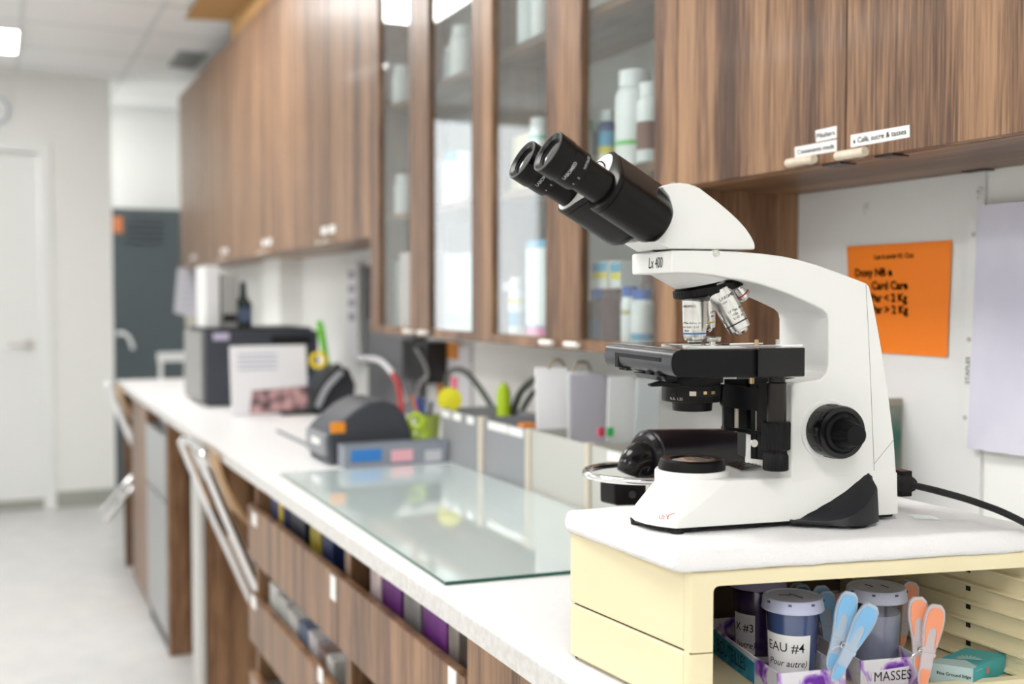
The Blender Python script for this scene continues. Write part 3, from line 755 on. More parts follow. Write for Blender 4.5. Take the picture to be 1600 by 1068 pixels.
# ---- coarse and fine focus
kc = Mu(1293, 671, vn)
for sgn in (-1, 1):
    v0 = vn if sgn < 0 else vf
    c = Vector((kc.x, v0, kc.z)); d = Vector((0, sgn, 0))
    if sgn < 0:
        P('focus_collar', MB().lathe(c - d*.001, d, [(0, .032), (.003, .031), (.0035, .029)], 64), M_ivory)
    ck = P('coarse_focus_knob', MB().lathe(c + d*.002, d, [(0, .0262), (.001, .0272), (.023, .0272), (.0255, .0262), (.0255, .0215), (.024, .021)], 96), M_blkg)
    for i in range(9):
        an = 2*pi*i/9 + .3
        w = MB()
        cc = c + d*.0075; e1 = Vector((math.cos(an), 0, math.sin(an))); e2 = Vector((-math.sin(an), 0, math.cos(an)))
        w.prism([cc + e1*.0266 + e2*.0035, cc + e1*.0277 + e2*.003, cc + e1*.0277 - e2*.003, cc + e1*.0266 - e2*.0035], d*.012)
        P('grip', w, M_blk, parent=ck)
    P('fine_focus_knob', MB().lathe(c + d*.025, d, [(0, .021), (.0035, .0205), (.005, .0195), (.0055, .0175)], 96, flute=1, depth=.0004).lathe(c + d*.0305, d, [(0, .0165), (.0185, .0108), (.0215, .0108)], 64, flute=1, depth=.0007).lathe(c + d*.0515, d, [(0, .0108), (.0008, .0104)], 48), M_blk, parent=ck)

# ---- spreading black feet at the back of the base
def footpart(sg):
    A = [(1233, 809, -.0475), (1254, 801, -.047), (1278, 788, -.046), (1300, 775, -.045), (1320, 761, -.044), (1338, 744, -.0425), (1351, 731, -.041), (1356, 728, -.0405), (1361, 733, -.0405)]
    B = [(1234, 811, -.049), (1250, 812.5, -.054), (1270, 813.5, -.060), (1292, 814, -.068), (1315, 811, -.075), (1336, 803, -.078), (1352, 791, -.076), (1364, 774, -.070), (1370, 760, -.062)]
    a = [Mu(x, y, v) for x, y, v in A]; b = [Mu(x, y, v) for x, y, v in B]
    c = [Vector((p.x + .0005, p.y - .004, .004)) for p in b]
    b2 = [p + Vector((0, -.0012, -.0022)) for p in b]
    aa = [Vector((p.x, -.030, p.z)) for p in a]; cc = [Vector((p.x, -.030, .004)) for p in c]
    mid = [(p + q)/2 + Vector((0, .0015, -.0022)) for p, q in zip(a, b)]
    rows = [aa, a, mid, b, b2, c, cc]
    vs = [Vector((p.x, p.y*sg, p.z)) for r_ in rows for p in r_]; n = len(a); fs = []
    for k in range(len(rows)):
        k2 = (k + 1) % len(rows)
        for i in range(n - 1): fs.append((k*n+i, k*n+i+1, k2*n+i+1, k2*n+i))
    fs.append([k*n for k in range(len(rows))]); fs.append([k*n + n - 1 for k in range(len(rows))][::-1])
    m = MB().add(vs, fs)
    m.cyl((a[4].x, -.062*sg, 0), (a[4].x, -.062*sg, .005), .012)
    return m
for sg in (1, -1):
    P('side_foot', footpart(sg), mat('foot_charcoal', (.012, .013, .016), .46, spec=.35) if True else None, smooth=38, label='black spreading side foot')

# ---- head
hp = [(1022.6, 374.4), (1046, 388.4), (1100, 389.2), (1150, 389.6), (1179, 389.8), (1180.2, 386), (1179, 379), (1174, 369), (1166, 357), (1155, 344.5), (1140, 330.5), (1122.8, 316), (1108, 304.5), (1094, 294), (1086, 290), (1075, 286.8), (1062, 285.4), (1048, 287), (1034, 291.7), (1045, 306), (1049.5, 320), (1050, 334.6)]
head = P('head', MB().prism([Mu(x, y, -.037) for x, y in hp], (0, .080, 0)), M_ivory, bevel=.006, seg=4, ang=25)
hb = Mu(1090, 390, 0)
P('head_mount', MB().lathe((hb.x - .004, 0, hb.z - .003), (0, 0, 1), [(0, .026), (.006, .026)], 60), M_blk, parent=head)
# inclined tubes (the head is turned a few degrees on the arm)
A = Mu(862, 240, -.047); B = Mu(945.7, 296.2, -.040)
D = (B - A).normalized()
m_px = (B - A).length / 100.8
LV = Vector((-D.y, D.x, 0)).normalized()                # sideways, away from the viewer
PU = LV.cross(D)
if PU.z < 0: PU = -PU
TN = A; TF = A + LV*.062; HG = A + LV*.031 + PU*.0225
def stadium(c0, c1, r0, n=14):
    """outline round two centres, in the plane square to the tubes"""
    e = (c1 - c0).normalized(); f = D.cross(e).normalized(); pts = []
    for i in range(n + 1):
        a = -pi/2 + pi*i/n; pts.append(c1 + (e*math.cos(a) + f*math.sin(a))*r0)
    for i in range(n + 1):
        a = pi/2 + pi*i/n; pts.append(c0 + (e*math.cos(a) + f*math.sin(a))*r0)
    return pts
def housing(tube0, hinge, t0, t1, zmin):
    R0 = .0236
    rings = []
    for t, k in ((t0, .93), (t0 + .0012, 1.0), (t0 + .0045, 1.0), (t0 + .005, .965), (t0 + .006, .965), (t0 + .0065, 1.0), (t1 - .020, 1.0), (t1 - .012, 1.0), (t1 - .006, .99), (t1 - .001, .95), (t1, .90)):
        rings.append([Vector((q.x, q.y, max(q.z, zmin))) for q in [p + D*t for p in stadium(hinge, tube0, R0*k)]])
    return P('tube_housing', MB().loft(rings), M_tube, smooth=40)
hn = housing(TN, HG - LV*.004, 98*m_px, 206*m_px, Mu(1000, 378, -.031).z)
hf = housing(TF, HG + LV*.004 - PU*.012, 92*m_px, 206*m_px, Mu(975, 383, .031).z)
tn = TN; tf = TF
P('end_plate', MB().lathe(HG - LV*.002 + D*(97.5*m_px), D, [(-.0008, .0195), (0, .0205), (.003, .0205)], 48), M_endw, parent=hn, label='glossy white end plate')
P('end_plate', MB().prism([p + D*(91.3*m_px) for p in stadium(HG - PU*.012, TF, .0205)], D*.002), M_endw, parent=hf, label='glossy white end plate')
for t in (108, 172):
    dd = (-PU*.80 - LV*.60)
    p0 = TF + D*(t*m_px) + dd*.0236
    P('screw', MB().lathe(p0 - dd*.001, dd, [(0, .0024), (.0013, .0024), (.0014, .0014), (.0006, .001)], 20), M_blkg, parent=hf)
# black hinge piece entering the head
P('hinge_block', MB().lathe(HG - PU*.014 + D*(185*m_px), D, [(0, .020), (.020, .022), (.04, .022)], 60), M_blk, parent=hn)
s1 = Mu(1049, 302, -.020)
P('clear_cap', MB().lathe(s1, D, [(-.004, .011), (.004, .012), (.010, .012)], 40), mat('clear_cap_grey', (.35, .36, .38), .12), parent=hn)
# eyepieces
def eyepiece(sg):
    k = m_px
    c = (TN if sg < 0 else TF + D*.0015) - D*(7*k)
    o = P('eyepiece', MB().lathe(c, D, [(3*k, .0150), (0, .0196), (-.0004, .0205), (1.2*k, .0215), (26*k, .0213), (28*k, .0208), (29*k, .0203), (42*k, .0203), (54*k, .0200), (57*k, .0196), (58*k, .0186), (59*k, .0186), (60*k, .0172), (103*k, .0168), (104*k, .0158), (120*k, .0156), (121*k, .0180), (126*k, .0185)], 72, caps=False), M_tube)
    P('eyecup_rim', MB().torus(c + D*.0004, D, .0204, .0010, 64, 10), mat('rim_grey', (.07, .075, .08), .35), parent=o)
    P('eye_lens', MB().lathe(c + D*(7*k), D, [(-.0016, .001), (-.0012, .008), (0, .0145), (.0005, .017), (.003, .0195)][::1], 48), mat('lens_dark', (.015, .017, .022), .06, coat=1), parent=o)
    P('lens_ring', MB().torus(c + D*(6.5*k), D, .0150, .0012, 48, 8), M_blk, parent=o)
    side = -LV; tng = D.cross(side)         # lettering round the barrel
    mb = MB()
    def wrap(txt, t, size, a0, rr):
        # reads upwards around the barrel
        def fn(x, y, z):
            an = a0 - x / rr
            return c + D*(t*k - y) + (side*math.cos(an) + tng*math.sin(an))*(rr + .0001 + abs(z))
        mb.text(txt, fn, size, ext=.00005, font_w=.00008)
    for s_, t_, sz_, a_, r_ in (('LABOMED', 37, .0046, 1.08, .0203), ('WF10x/22', 53, .0036, .10, .0201), ('5', 53, .0028, .62, .0201), ('4', 53, .0028, 1.02, .0201)):
        wrap(s_, t_, sz_, a_, r_)
    P('lettering', mb, M_prw, parent=o, label='white lettering round the eyepiece')
    for i in range(10):
        an = 2*pi*i/10
        e = side*math.cos(an) + tng*math.sin(an); f = D.cross(e)
        P('grip_ridge', MB().prism([c + D*(44*k) + e*.0199 + f*.0022, c + D*(44*k) + e*.0206 + f*.002, c + D*(44*k) + e*.0206 - f*.002, c + D*(44*k) + e*.0199 - f*.0022], D*(9*k)), M_tube, parent=o) if False else None
    return o
eyepiece(-1); eyepiece(1)

# red maker mark on the front slope of the base
from mathutils.bvhtree import BVHTree
def on_mesh(o, px, py, lift=.0003):
    bm = bmesh.new(); bm.from_mesh(o.data); t = BVHTree.FromBMesh(bm)
    inv = ROOTM[mic.name].inverted(); p0 = inv @ EYE; d = (inv.to_3x3() @ ray(px, py)).normalized()
    h = t.ray_cast(p0, d); bm.free()
    return h[0] - d*lift if h[0] is not None else None
mb = MB()
for pts in ([(1031, 804), (1030, 809), (1033, 810.5)], [(1035, 804.5), (1034, 809.5), (1037, 810), (1038, 806), (1035, 804.5)], [(1041, 803.5), (1044, 810)], [(1045, 804), (1042.5, 811)], [(1045, 804.5), (1054, 801)]):
    q = [on_mesh(base, x, y) for x, y in pts]
    if all(p is not None for p in q): mb.tube(q, .00035, 6)
P('maker_mark', mb, mat('printed_red', (.55, .05, .05), .5), parent=base, label='small red printed mark')
# power socket and plug at the back
s = Mu(1404, 752, 0)
P('power_socket', MB().box((s.x - .008, -.016, s.z - .014), (s.x + .006, .012, s.z + .014)), M_blk, bevel=.001)
# ------------------------------------------------------------------ cream box the microscope stands on
ZB = 1.0516
NL = onZ(1080, 893, ZB); FL = onZ(890, 830, ZB); nr = onZ(1600, 863, ZB)
XR = .976
NR = NL + (nr - NL) * ((XR - NL.x) / (nr.x - NL.x)); FR = Vector((XR, 1.10, ZB))
FL.z = NR.z = ZB
M_cream = bump(mat('cream_plastic', (.80, .71, .47), .42), 700, .05, .0004)
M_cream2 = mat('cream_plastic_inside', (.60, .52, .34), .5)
z0 = ZC + .0006; zs = .973
sbox = thing('storage_box', ((NL.x + NR.x)/2, (NL.y + FL.y)/2, z0), 'open fronted cream plastic storage box on the worktop under the microscope', 'box')
def at(p, z): return Vector((p.x, p.y, z))
def inward(p, k=.004):
    c = (NL + FL + NR + FR)/4; d = (c - p); d.z = 0; return p + d.normalized()*k
T = .006
ex = (NR - NL); ex.z = 0; ex.normalize(); ey = (FL - NL); ey.z = 0; ey.normalize()
# left side: upper and lower shell with a seam between
def side_slab(za, zb, off=0.0):
    a = NL + ex*off - Vector((0, 0, 0)); b = FL + ex*off
    a = a + ey*.010
    return MB().prism([at(a, za), at(b, za), at(b + ex*T, za), at(a + ex*T, za)], (0, 0, zb - za))
side_slab(zs + .0008, ZB).build('upper_side', M_cream, parent=sbox, bevel=.0035, seg=4)
side_slab(z0 + .004, zs - .0008, .0).build('lower_side', M_cream, parent=sbox, bevel=.0035, seg=4)
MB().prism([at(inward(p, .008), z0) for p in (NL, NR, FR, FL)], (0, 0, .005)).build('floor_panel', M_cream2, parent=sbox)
MB().prism([at(NL + ey*.010, ZB - .006), at(NR + ey*.010, ZB - .006), at(FR, ZB - .006), at(FL, ZB - .006)], (0, 0, .006)).build('top_panel', M_cream, parent=sbox, bevel=.003, seg=3)
MB().prism([at(FL + ex*(T + .0005), z0), at(FR, z0), at(FR - Vector((0, .005, 0)), z0), at(FL + ex*(T + .0005) - Vector((0, .005, 0)), z0)], (0, 0, ZB - z0 - .006)).build('back_panel', mat('box_inner_shade_brown', (.12, .085, .06), .6), parent=sbox)  # shade inside the box put into the colour as dark brown
MB().prism([at(NL + ex*(T + .0005) + ey*.012, z0 + .006), at(FL + ex*(T + .0005) - ey*.006, z0 + .006), at(FL + ex*(T + .0025) - ey*.006, z0 + .006), at(NL + ex*(T + .0025) + ey*.012, z0 + .006)], (0, 0, ZB - z0 - .014)).build('inner_shade_liner', mat('box_inner_shade_brown', (.12, .085, .06), .6), parent=sbox)  # added dark sheet, its colour standing for shade on the inner left side
mb = MB().box((XR - .014, NR.y + .012, z0), (XR, FR.y, ZB - .006))
for k in range(7):
    z = 1.022 - k*.0201
    mb.prism([(XR - .014, NR.y + .012, z), (XR - .020, NR.y + .012, z - .0015), (XR - .020, NR.y + .012, z - .0035), (XR - .014, NR.y + .012, z - .006)], (0, FR.y - NR.y - .02, 0))
rw = mb.build('ribbed_side', M_cream, parent=sbox)
for k in range(5):
    z = 1.012 - k*.0201; q = onX(1513, 894 + 29*k, XR - .014)
    MB().box((XR - .0146, q.y - .003, z - .0015), (XR - .010, q.y + .003, z + .0035)).build('slot', M_dark, parent=rw)
# front frame with a rounded opening
W_ = (NR - NL).length; H_ = ZB - z0
def fpt(u, z, d=0.0): return Vector((NL.x, NL.y, z0)) + ex*u + Vector((0, 0, z)) + ey*d
op = [(x, y) for x, y in rrect(.0225 + (W_ - .034)/2, H_/2 - .002, W_ - .034, H_ - .026, .006, 6)]
ou = []
m_ = len(op); cx = W_/2; cy = H_/2
for x, y in op:
    dx = x - cx; dy = y - cy; s = min((W_/2)/abs(dx) if dx else 9, (H_/2)/abs(dy) if dy else 9)
    ou.append((cx + dx*s, cy + dy*s))
for k, (a, b) in enumerate(((0, 0), (0, H_), (W_, 0), (W_, H_))):
    j = min(range(m_), key=lambda i: (ou[i][0] - a)**2 + (ou[i][1] - b)**2); ou[j] = (a, b)
rings = [[fpt(x, y, .010) for x, y in ou], [fpt(x, y, .0025) for x, y in ou], [fpt(x + (.0025 if x < .001 else 0), y - (.0025 if y > H_ - .001 else 0), 0) for x, y in ou],
         [fpt(x, y, 0) for x, y in op], [fpt(x, y, .012) for x, y in op]]
fr = MB().loft(rings, caps=False).build('front_frame', M_cream, parent=sbox, smooth=50)
MB().box((0, 0, 0), (0, 0, 0)).v
mb = MB().prism([fpt(-.0003, zs - z0 - .0006, -.0003), fpt(.0225, zs - z0 - .0006, -.0003), fpt(.0225, zs - z0 + .0006, -.0003), fpt(-.0003, zs - z0 + .0006, -.0003)], ey*.002)
mb.build('seam', mat('seam_brown', (.25, .17, .07), .8), parent=fr)

# ------------------------------------------------------------------ paper covered pad
ZP = ORG.z
M_towel = mat('paper_towel', (.84, .83, .84), .9, spec=.2)
nt, bs = nodes(M_towel)
tc = nt.nodes.new('ShaderNodeTexCoord'); vo = nt.nodes.new('ShaderNodeTexVoronoi'); vo.inputs['Scale'].default_value = 520
no = nt.nodes.new('ShaderNodeTexNoise'); no.inputs['Scale'].default_value = 45; no.inputs['Detail'].default_value = 4
ad = nt.nodes.new('ShaderNodeMath'); ad.operation = 'MULTIPLY_ADD'; ad.inputs[1].default_value = .25
bp = nt.nodes.new('ShaderNodeBump'); bp.inputs['Strength'].default_value = .8; bp.inputs['Distance'].default_value = .0022
nt.links.new(tc.outputs['Object'], vo.inputs['Vector']); nt.links.new(tc.outputs['Object'], no.inputs['Vector'])
nt.links.new(vo.outputs['Distance'], ad.inputs[0]); nt.links.new(no.outputs['Fac'], ad.inputs[2]); nt.links.new(ad.outputs[0], bp.inputs['Height']); nt.links.new(bp.outputs[0], bs.inputs['Normal'])
def pz(px, py): q = onZ(px, py, ZB + .002); return Vector((q.x, q.y, 0))
cn = [pz(1058, 893), Vector((XR - .004, NR.y + .002, 0)), Vector((XR - .004, 1.075, 0)), Vector((FL.x - .003, FL.y + .004, 0))]
def dens(k=26, rad=.006):
    out = []
    for i in range(4):
        a, b, c = cn[i - 1], cn[i], cn[(i + 1) % 4]
        d0 = (a - b).normalized(); d1 = (c - b).normalized()
        p0 = b + d0*rad; p1 = b + d1*rad
        for t in range(5):
            t /= 5; out.append(p0*(1-t)**2 + b*2*t*(1-t) + p1*t*t)
        q1 = c + (b - c).normalized()*rad
        for t in range(k): out.append(p1.lerp(q1, t / k))
    return out
OL = dens(); cc = sum(OL, Vector())/len(OL)
from mathutils import noise as NZ
rings = []
for ins, z in ((.006, ZB + .0001), (.000, ZB + .0012), (-.0015, ZB + .006), (-.0015, ZB + .012), (.0, ZB + .0190), (.0016, ZP - .0014), (.005, ZP - .0003), (.012, ZP), (.05, ZP), (.09, ZP)):
    rg = []
    for p in OL:
        d = (cc - p).normalized(); q = p + d*ins
        e = max(0, 1 - abs(z - ZB - .012)/.014)
        w = NZ.noise(Vector((p.x*70, p.y*70, z*30)))*.0022*e + NZ.noise(Vector((p.x*25, p.y*25, 3)))*.002*e
        zz = z + (NZ.noise(Vector((p.x*40, p.y*40, 9)))*.0018 if z < ZB + .002 and z > ZB + .0005 else 0)
        if ins < .02 and z > ZP - .003: zz -= abs(NZ.noise(Vector((p.x*30, p.y*30, 5))))*.0012
        rg.append(Vector((q.x - d.x*w, q.y - d.y*w, max(zz, ZB + .0001))))
    rings.append(rg)
pad = MB().loft(rings).build('paper_pad', M_towel, label='white paper towel covered pad lying on the cream box', cat='pad', smooth=180)
p = onZ(1440, 808, ZP)
q = [onZ(x, y, ZP + .0006) for x, y in ((1418, 804), (1455, 806), (1468, 812), (1432, 811))]
MB().prism(q, (0, 0, .001)).build('glass_slide', glass('loose_slide_glass', (.86, .92, .88), .15), label='thin glass slide lying on the paper pad behind the microscope', cat='slide')

# ------------------------------------------------------------------ power cord
s = ORG + AX*Mu(1404, 752, 0).x + NX*0 + Vector((0, 0, Mu(1404, 752, 0).z))
e1 = onZ(1600, 816, 1.085); e2 = onZ(1530, 786, 1.10); e3 = onZ(1470, 768, 1.113); e4 = s.lerp(e3, .5); e4.z = (s.z + e3.z)/2
e0 = onZ(1750, 900, 1.0)
pg = thing('power_cord', (s.x + .03, s.y, 1.08), 'black power cord running from the back of the microscope to the right', 'cord')
pe = s.lerp(e3, .42)
dd = (pe - s).normalized()
MB().tube([pe - dd*.004, e3, e2, e1, e0, e0 + Vector((.04, -.04, -.09))], .0036, 12, smooth=8).build('cable', M_rub, parent=pg)
MB().lathe(s + dd*.004, dd, [(0, .010), (.012, .010), (.013, .008), (.014, .0095), (.017, .0095), (.018, .0075), (.019, .009), (.022, .009), (.023, .007), (.024, .008), (.027, .008), (.028, .0045)], 20).build('plug', M_rub, parent=pg)

# ------------------------------------------------------------------ cups
def cup(c, name, lab, liq, labtxt, lidmarks, tint):
    t = thing('specimen_cup', c, lab, 'cup')
    H = .088; r0 = .0235; r1 = .0275
    body = glass('cup_wall_' + name, (.80, .82, .88), .05, .15)
    b = MB().lathe((0, 0, 0), (0, 0, 1), [(0, r0 - .003), (.001, r0), (H - .008, r1), (H - .008, r1 - .0008), (.002, r0 - .0008), (.002, .001)], 56, caps=False).build('cup_body', body, parent=t, local=True)
    MB().lathe((0, 0, .0022), (0, 0, 1), [(0, r0 - .0016), (liq[1], r0 - .0016 + (r1 - r0)*liq[1]/H), (liq[1] + .0002, .001)], 48).build('contents', liq[0], parent=b, local=True)
    lid = mat('cup_lid_' + name, tint, .35, alpha=.86, sss=.0)
    l = MB().lathe((0, 0, H - .012), (0, 0, 1), [(0, .0310), (.0006, .0316), (.0105, .0306), (.0125, .0292), (.0125, .0270), (.0118, .0262), (.0115, .001)], 144, flute=1, depth=.00035).build('lid', lid, parent=t, local=True)
    MB().torus((0, 0, H - .0117), (0, 0, 1), .0313, .0007, 72, 8).build('rim', lid, parent=l, local=True)
    mk = MB()
    for k in range(8):
        a = 2*pi*k/8 + .35 - YAW
        mk.box((-.0016, -.0316, H - .0035), (.0016, -.0300, H - .0015), 0, Matrix.Rotation(a, 3, 'Z'), (0, 0, 0))
    mk.build('lug', mat('lid_lug_violet', (.10, .09, .22), .5), parent=l, local=True)
    mk = MB()
    for x0, y0, x1, y1 in lidmarks: mk.tube([(x0, y0, H + .0003), ((x0 + x1)/2, (y0 + y1)/2 + .001, H + .0003), (x1, y1, H + .0003)], .0004, 6)
    mk.build('pen_mark', M_ink, parent=l, local=True)
    if labtxt:
        a0, a1, za, zb, lines = labtxt
        n = 20; rings = []
        def rad(z): return r0 + (r1 - r0)*z/H + .0003
        for i in range(n + 1):
            a = a0 + (a1 - a0)*i/n
            d = Vector((math.sin(a), -math.cos(a), 0))
            rings.append([d*rad(za) + Vector((0, 0, za)), d*rad(zb) + Vector((0, 0, zb)), d*(rad(zb) - .0002) + Vector((0, 0, zb)), d*(rad(za) - .0002) + Vector((0, 0, za))])
        mb = MB().loft(rings)
        for (txt, x, z, sz, sh) in lines:
            def fn(X, Y, Z, x=x, z=z):
                a = a0 + x + X/.027; d = Vector((math.sin(a), -math.cos(a), 0))
                return d*(rad(z + Y) + .0002 + abs(Z)) + Vector((0, 0, z + Y))
            mb.text(txt, fn, sz, 1, ext=.00005, shear=sh, font_w=.00004)
        mb.build('label', [M_label, M_ink], parent=t, local=True, label='white label with handwriting')
    return t
VA = -.0
def on_floor(px, D):
    R = (px - 800)/FPX*D
    return Vector((R*math.cos(YAW) + D*math.sin(YAW), -R*math.sin(YAW) + D*math.cos(YAW), z0 + .0052))
va = math.radians(-YAW*0)
face = math.atan2(0, 1)
def facing(p): return math.atan2(-(0 - p.x), (0 - p.y)*-1) * -1     # angle so that the local -y side looks at the camera
purple = mat('liquid_purple', (.075, .025, .12), .4); bluel = mat('liquid_blue', (.12, .19, .37), .4); greyl = mat('liquid_clear_grey', (.62, .60, .62), .5)
c4 = on_floor(1243, 1.142); c3 = on_floor(1187, 1.233); cm = on_floor(1375, 1.179)
for p, ar in ((c4, ('blue', 'cup of blue liquid with a clear ribbed lid, its label reading AU #4', (bluel, .072), (-1.25, .74, .004, .0535, [('EAU #4', .16, .0365, .0132, .0), ('(Pour autre)', .12, .0215, .0094, .25)]), [(-.004, .006, .010, -.008), (-.014, -.002, -.002, .000)], (.62, .66, .88))),
              (c3, ('purple', 'cup of dark purple liquid behind the blue one, its label reading #3', (purple, .070), (-1.2, -.08, .004, .048, [('X #3', .12, .029, .0125, .0), ('(autre)', .12, .011, .0098, .25)]), [(-.010, .002, .004, .004)], (.34, .30, .50))),
              (cm, ('clear', 'cup of pale cloudy liquid with two pen strokes on its lid, in the right tray', (greyl, .060), None, [(-.012, .004, -.004, -.004), (.004, .006, .012, -.003)], (.62, .64, .80)))):
    t = cup(p, *ar); t.rotation_euler.z = math.atan2(-p.x, p.y)
    ROOTM[t.name] = Matrix.Translation(p) @ Matrix.Rotation(t.rotation_euler.z, 4, 'Z')

# ------------------------------------------------------------------ stained white trays
M_tray = mat('tray_stained', (.75, .74, .78), .45)
nt, bs = nodes(M_tray)
tc = nt.nodes.new('ShaderNodeTexCoord'); n1 = nt.nodes.new('ShaderNodeTexNoise'); n1.inputs['Scale'].default_value = 34; n1.inputs['Detail'].default_value = 3; n1.inputs['Distortion'].default_value = 1.2
r1 = nt.nodes.new('ShaderNodeValToRGB'); r1.color_ramp.elements[0].position = .50; r1.color_ramp.elements[0].color = (.72, .71, .76, 1)
r1.color_ramp.elements[1].position = .66; r1.color_ramp.elements[1].color = (.13, .02, .32, 1)
e = r1.color_ramp.elements.new(.57); e.color = (.45, .25, .66, 1)
nt.links.new(tc.outputs['Object'], n1.inputs['Vector']); nt.links.new(n1.outputs['Fac'], r1.inputs[0]); nt.links.new(r1.outputs[0], bs.inputs['Base Color'])
def tray(a, b, depth, h, lab, cat='tray'):
    """a, b: top corners of the front wall; depth towards the back"""
    zf = z0 + .0052
    ex_ = (b - a); ex_.z = 0; w = ex_.length; ex_.normalize(); ey_ = Vector((-ex_.y, ex_.x, 0))
    t = thing('specimen_tray', (a.x, a.y, zf), lab, cat)
    def Q(u, v, z): return Vector((a.x, a.y, zf)) + ex_*u + ey_*v + Vector((0, 0, z))
    th = .0018
    o = [(0, 0), (w, 0), (w, depth), (0, depth)]; i = [(th, th), (w - th, th), (w - th, depth - th), (th, depth - th)]
    rings = [[Q(u, v, 0) for u, v in o], [Q(u, v, h) for u, v in o], [Q(u, v, h) for u, v in i], [Q(u, v, .002) for u, v in i]]
    MB().loft(rings, caps=True).build('tray_body', M_tray, parent=t, bevel=.0006, ang=40)
    return t, Q, w
HT = .944 - (z0 + .0052)
tA, QA, wA = tray(onZ(1216, 1052, .944), onZ(1322, 1043, .944), .19, HT, 'white purple stained tray with blue tape, holding the blue and purple cups')
tB, QB, wB = tray(onZ(1345, 1032, .944), onZ(1437, 1024.5, .944), .15, HT, 'white purple stained tray labelled MASSES, holding the pale cup')
M_tape = mottled(mat('blue_tape', (.02, .27, .42), .5), (.01, .16, .33), (.02, .34, .45), 60)
mb = MB().prism([QA(-.0005, .052, .0005), QA(-.0005, .170, .0005), QA(-.0005, .170, HT - .001), QA(-.0005, .052, HT - .006)], QA(.0005, 0, 0) - QA(0, 0, 0))
mb.text('BOUTEILLES', lambda x, y, z: QA(-.0008 - abs(z), .144 - x*.82, .007 + y*1.25), .0165, 1, ext=.00005, font_w=.00005)
mb.build('tape', [M_tape, M_ink], parent=tA, label='blue tape lettered EILLES')
mb = MB().prism([QB(.012, -.0006, .001), QB(wB - .013, -.0006, .001), QB(wB - .012, -.0006, HT - .009), QB(.012, -.0006, HT - .012)], QB(0, .0005, 0) - QB(0, 0, 0))
mb.text('MASSES', lambda x, y, z: QB(.014 + x*.93, -.0009 - abs(z), .006 + y), .0140, 1, ext=.00005)
mb.build('label', [mat('stained_label', (.78, .74, .82), .6), M_ink], parent=tB, label='white label lettered MASSES')

# ------------------------------------------------------------------ clothes pegs
def peg(D, legs, body, insert, lab, spring=None):
    """legs: (top, bottom) pixel pairs of each half, seen on an upright plane at distance D"""
    nn = Vector((-FW.x, -FW.y, 0)).normalized()
    P0 = EYE - nn*D
    tc_ = onP(*legs[0][1], P0, nn)
    t = thing('clothes_peg', tc_, lab, 'peg')
    for k, (a, b) in enumerate(legs):
        off = nn*(-.0075*(1 - k))
        A_ = onP(*a, P0 + off, nn); B_ = onP(*b, P0 + off, nn)
        d = (B_ - A_); L = d.length; d.normalize(); s = d.cross(nn).normalized()
        prof = [(.0, .0045), (.004, .0085), (.012, .0102), (.022, .0100), (.034, .0080), (.042, .0066), (.048, .0062), (.056, .0058), (.064, .0060), (.070, .0048), (.074, .002)]
        sc = L/.074
        out = [A_ + d*(x*sc) + s*w for x, w in prof] + [A_ + d*(x*sc) - s*w for x, w in prof[::-1]]
        lg = MB().prism([p - nn*.002 for p in out], nn*.004).build('half', body, parent=t, bevel=.0006)
        ip = [(.003, .0035), (.006, .0068), (.013, .0082), (.020, .0080)]
        ins = [A_ + d*(x*sc) + s*w for x, w in ip] + [A_ + d*(x*sc) + s*w for x, w in ((.030, .0068), (.038, .0056), (.038, .0046), (.030, .0042), (.023, .0040), (.022, .0034), (.0195, .0))]
        ins += [A_ + d*(x*sc) - s*w for x, w in ((.022, .0034), (.023, .0040), (.030, .0042), (.038, .0046), (.038, .0056), (.030, .0068))] + [A_ + d*(x*sc) - s*w for x, w in ip[::-1]]
        MB().prism([p + nn*.0016 for p in ins], nn*.0012).build('grip_inlay', insert, parent=lg)
        jn = [A_ + d*(x*sc) + s*w for x, w in ((.058, .0042), (.066, .0045), (.071, .003))] + [A_ + d*(x*sc) - s*w for x, w in ((.071, .003), (.066, .0045), (.058, .0042))]
        MB().prism([p + nn*.0016 for p in jn], nn*.001).build('jaw_pad', insert, parent=lg)
        MB().prism([A_ + d*(.043*sc) + s*.0068 + nn*.002, A_ + d*(.046*sc) + s*.0068 + nn*.002, A_ + d*(.046*sc) - s*.0068 + nn*.002, A_ + d*(.043*sc) - s*.0068 + nn*.002], nn*.001).build('cross_bar', body, parent=lg)
    A_ = onP(*legs[1][0], P0, nn); B_ = onP(*legs[1][1], P0, nn); d = (B_ - A_); L = d.length; d.normalize(); s = d.cross(nn).normalized()
    if s.dot(RT) > 0: s = -s
    c = A_ + d*(L*.57) + s*.0072
    mb = MB().torus(c, nn, .0028, .0005, 20, 6).torus(c + nn*.0015, nn, .0028, .0005, 20, 6).torus(c - nn*.0015, nn, .0028, .0005, 20, 6)
    mb.tube([c, c + d*.006 + s*.007, c + d*.009 + s*.008], .00045, 6).tube([c + d*.012 - s*.004, c + d*.014 - s*.010], .00045, 6)
    mb.build('spring', M_chrome, parent=t)
    return t
pl_b = mat('peg_clear_blue', (.62, .74, .90), .3, alpha=.55); in_b = mat('peg_inlay_blue', (.20, .45, .72), .45)
pl_o = mat('peg_clear_warm', (.80, .72, .76), .3, alpha=.55); in_o = mat('peg_inlay_salmon', (.82, .30, .16), .45)
peg(1.085, [((1329, 924), (1296, 1046)), ((1364, 944), (1301, 1064))], pl_b, in_b, 'light blue clothes peg clipped on the tray between the blue and pale cups')
peg(1.10, [((1434, 932), (1436, 1050)), ((1464, 944), (1440, 1072))], pl_o, in_o, 'salmon clothes peg clipped on the right end of the MASSES tray')
dk_b = mat('peg_inlay_deep_blue', (.06, .18, .34), .5)
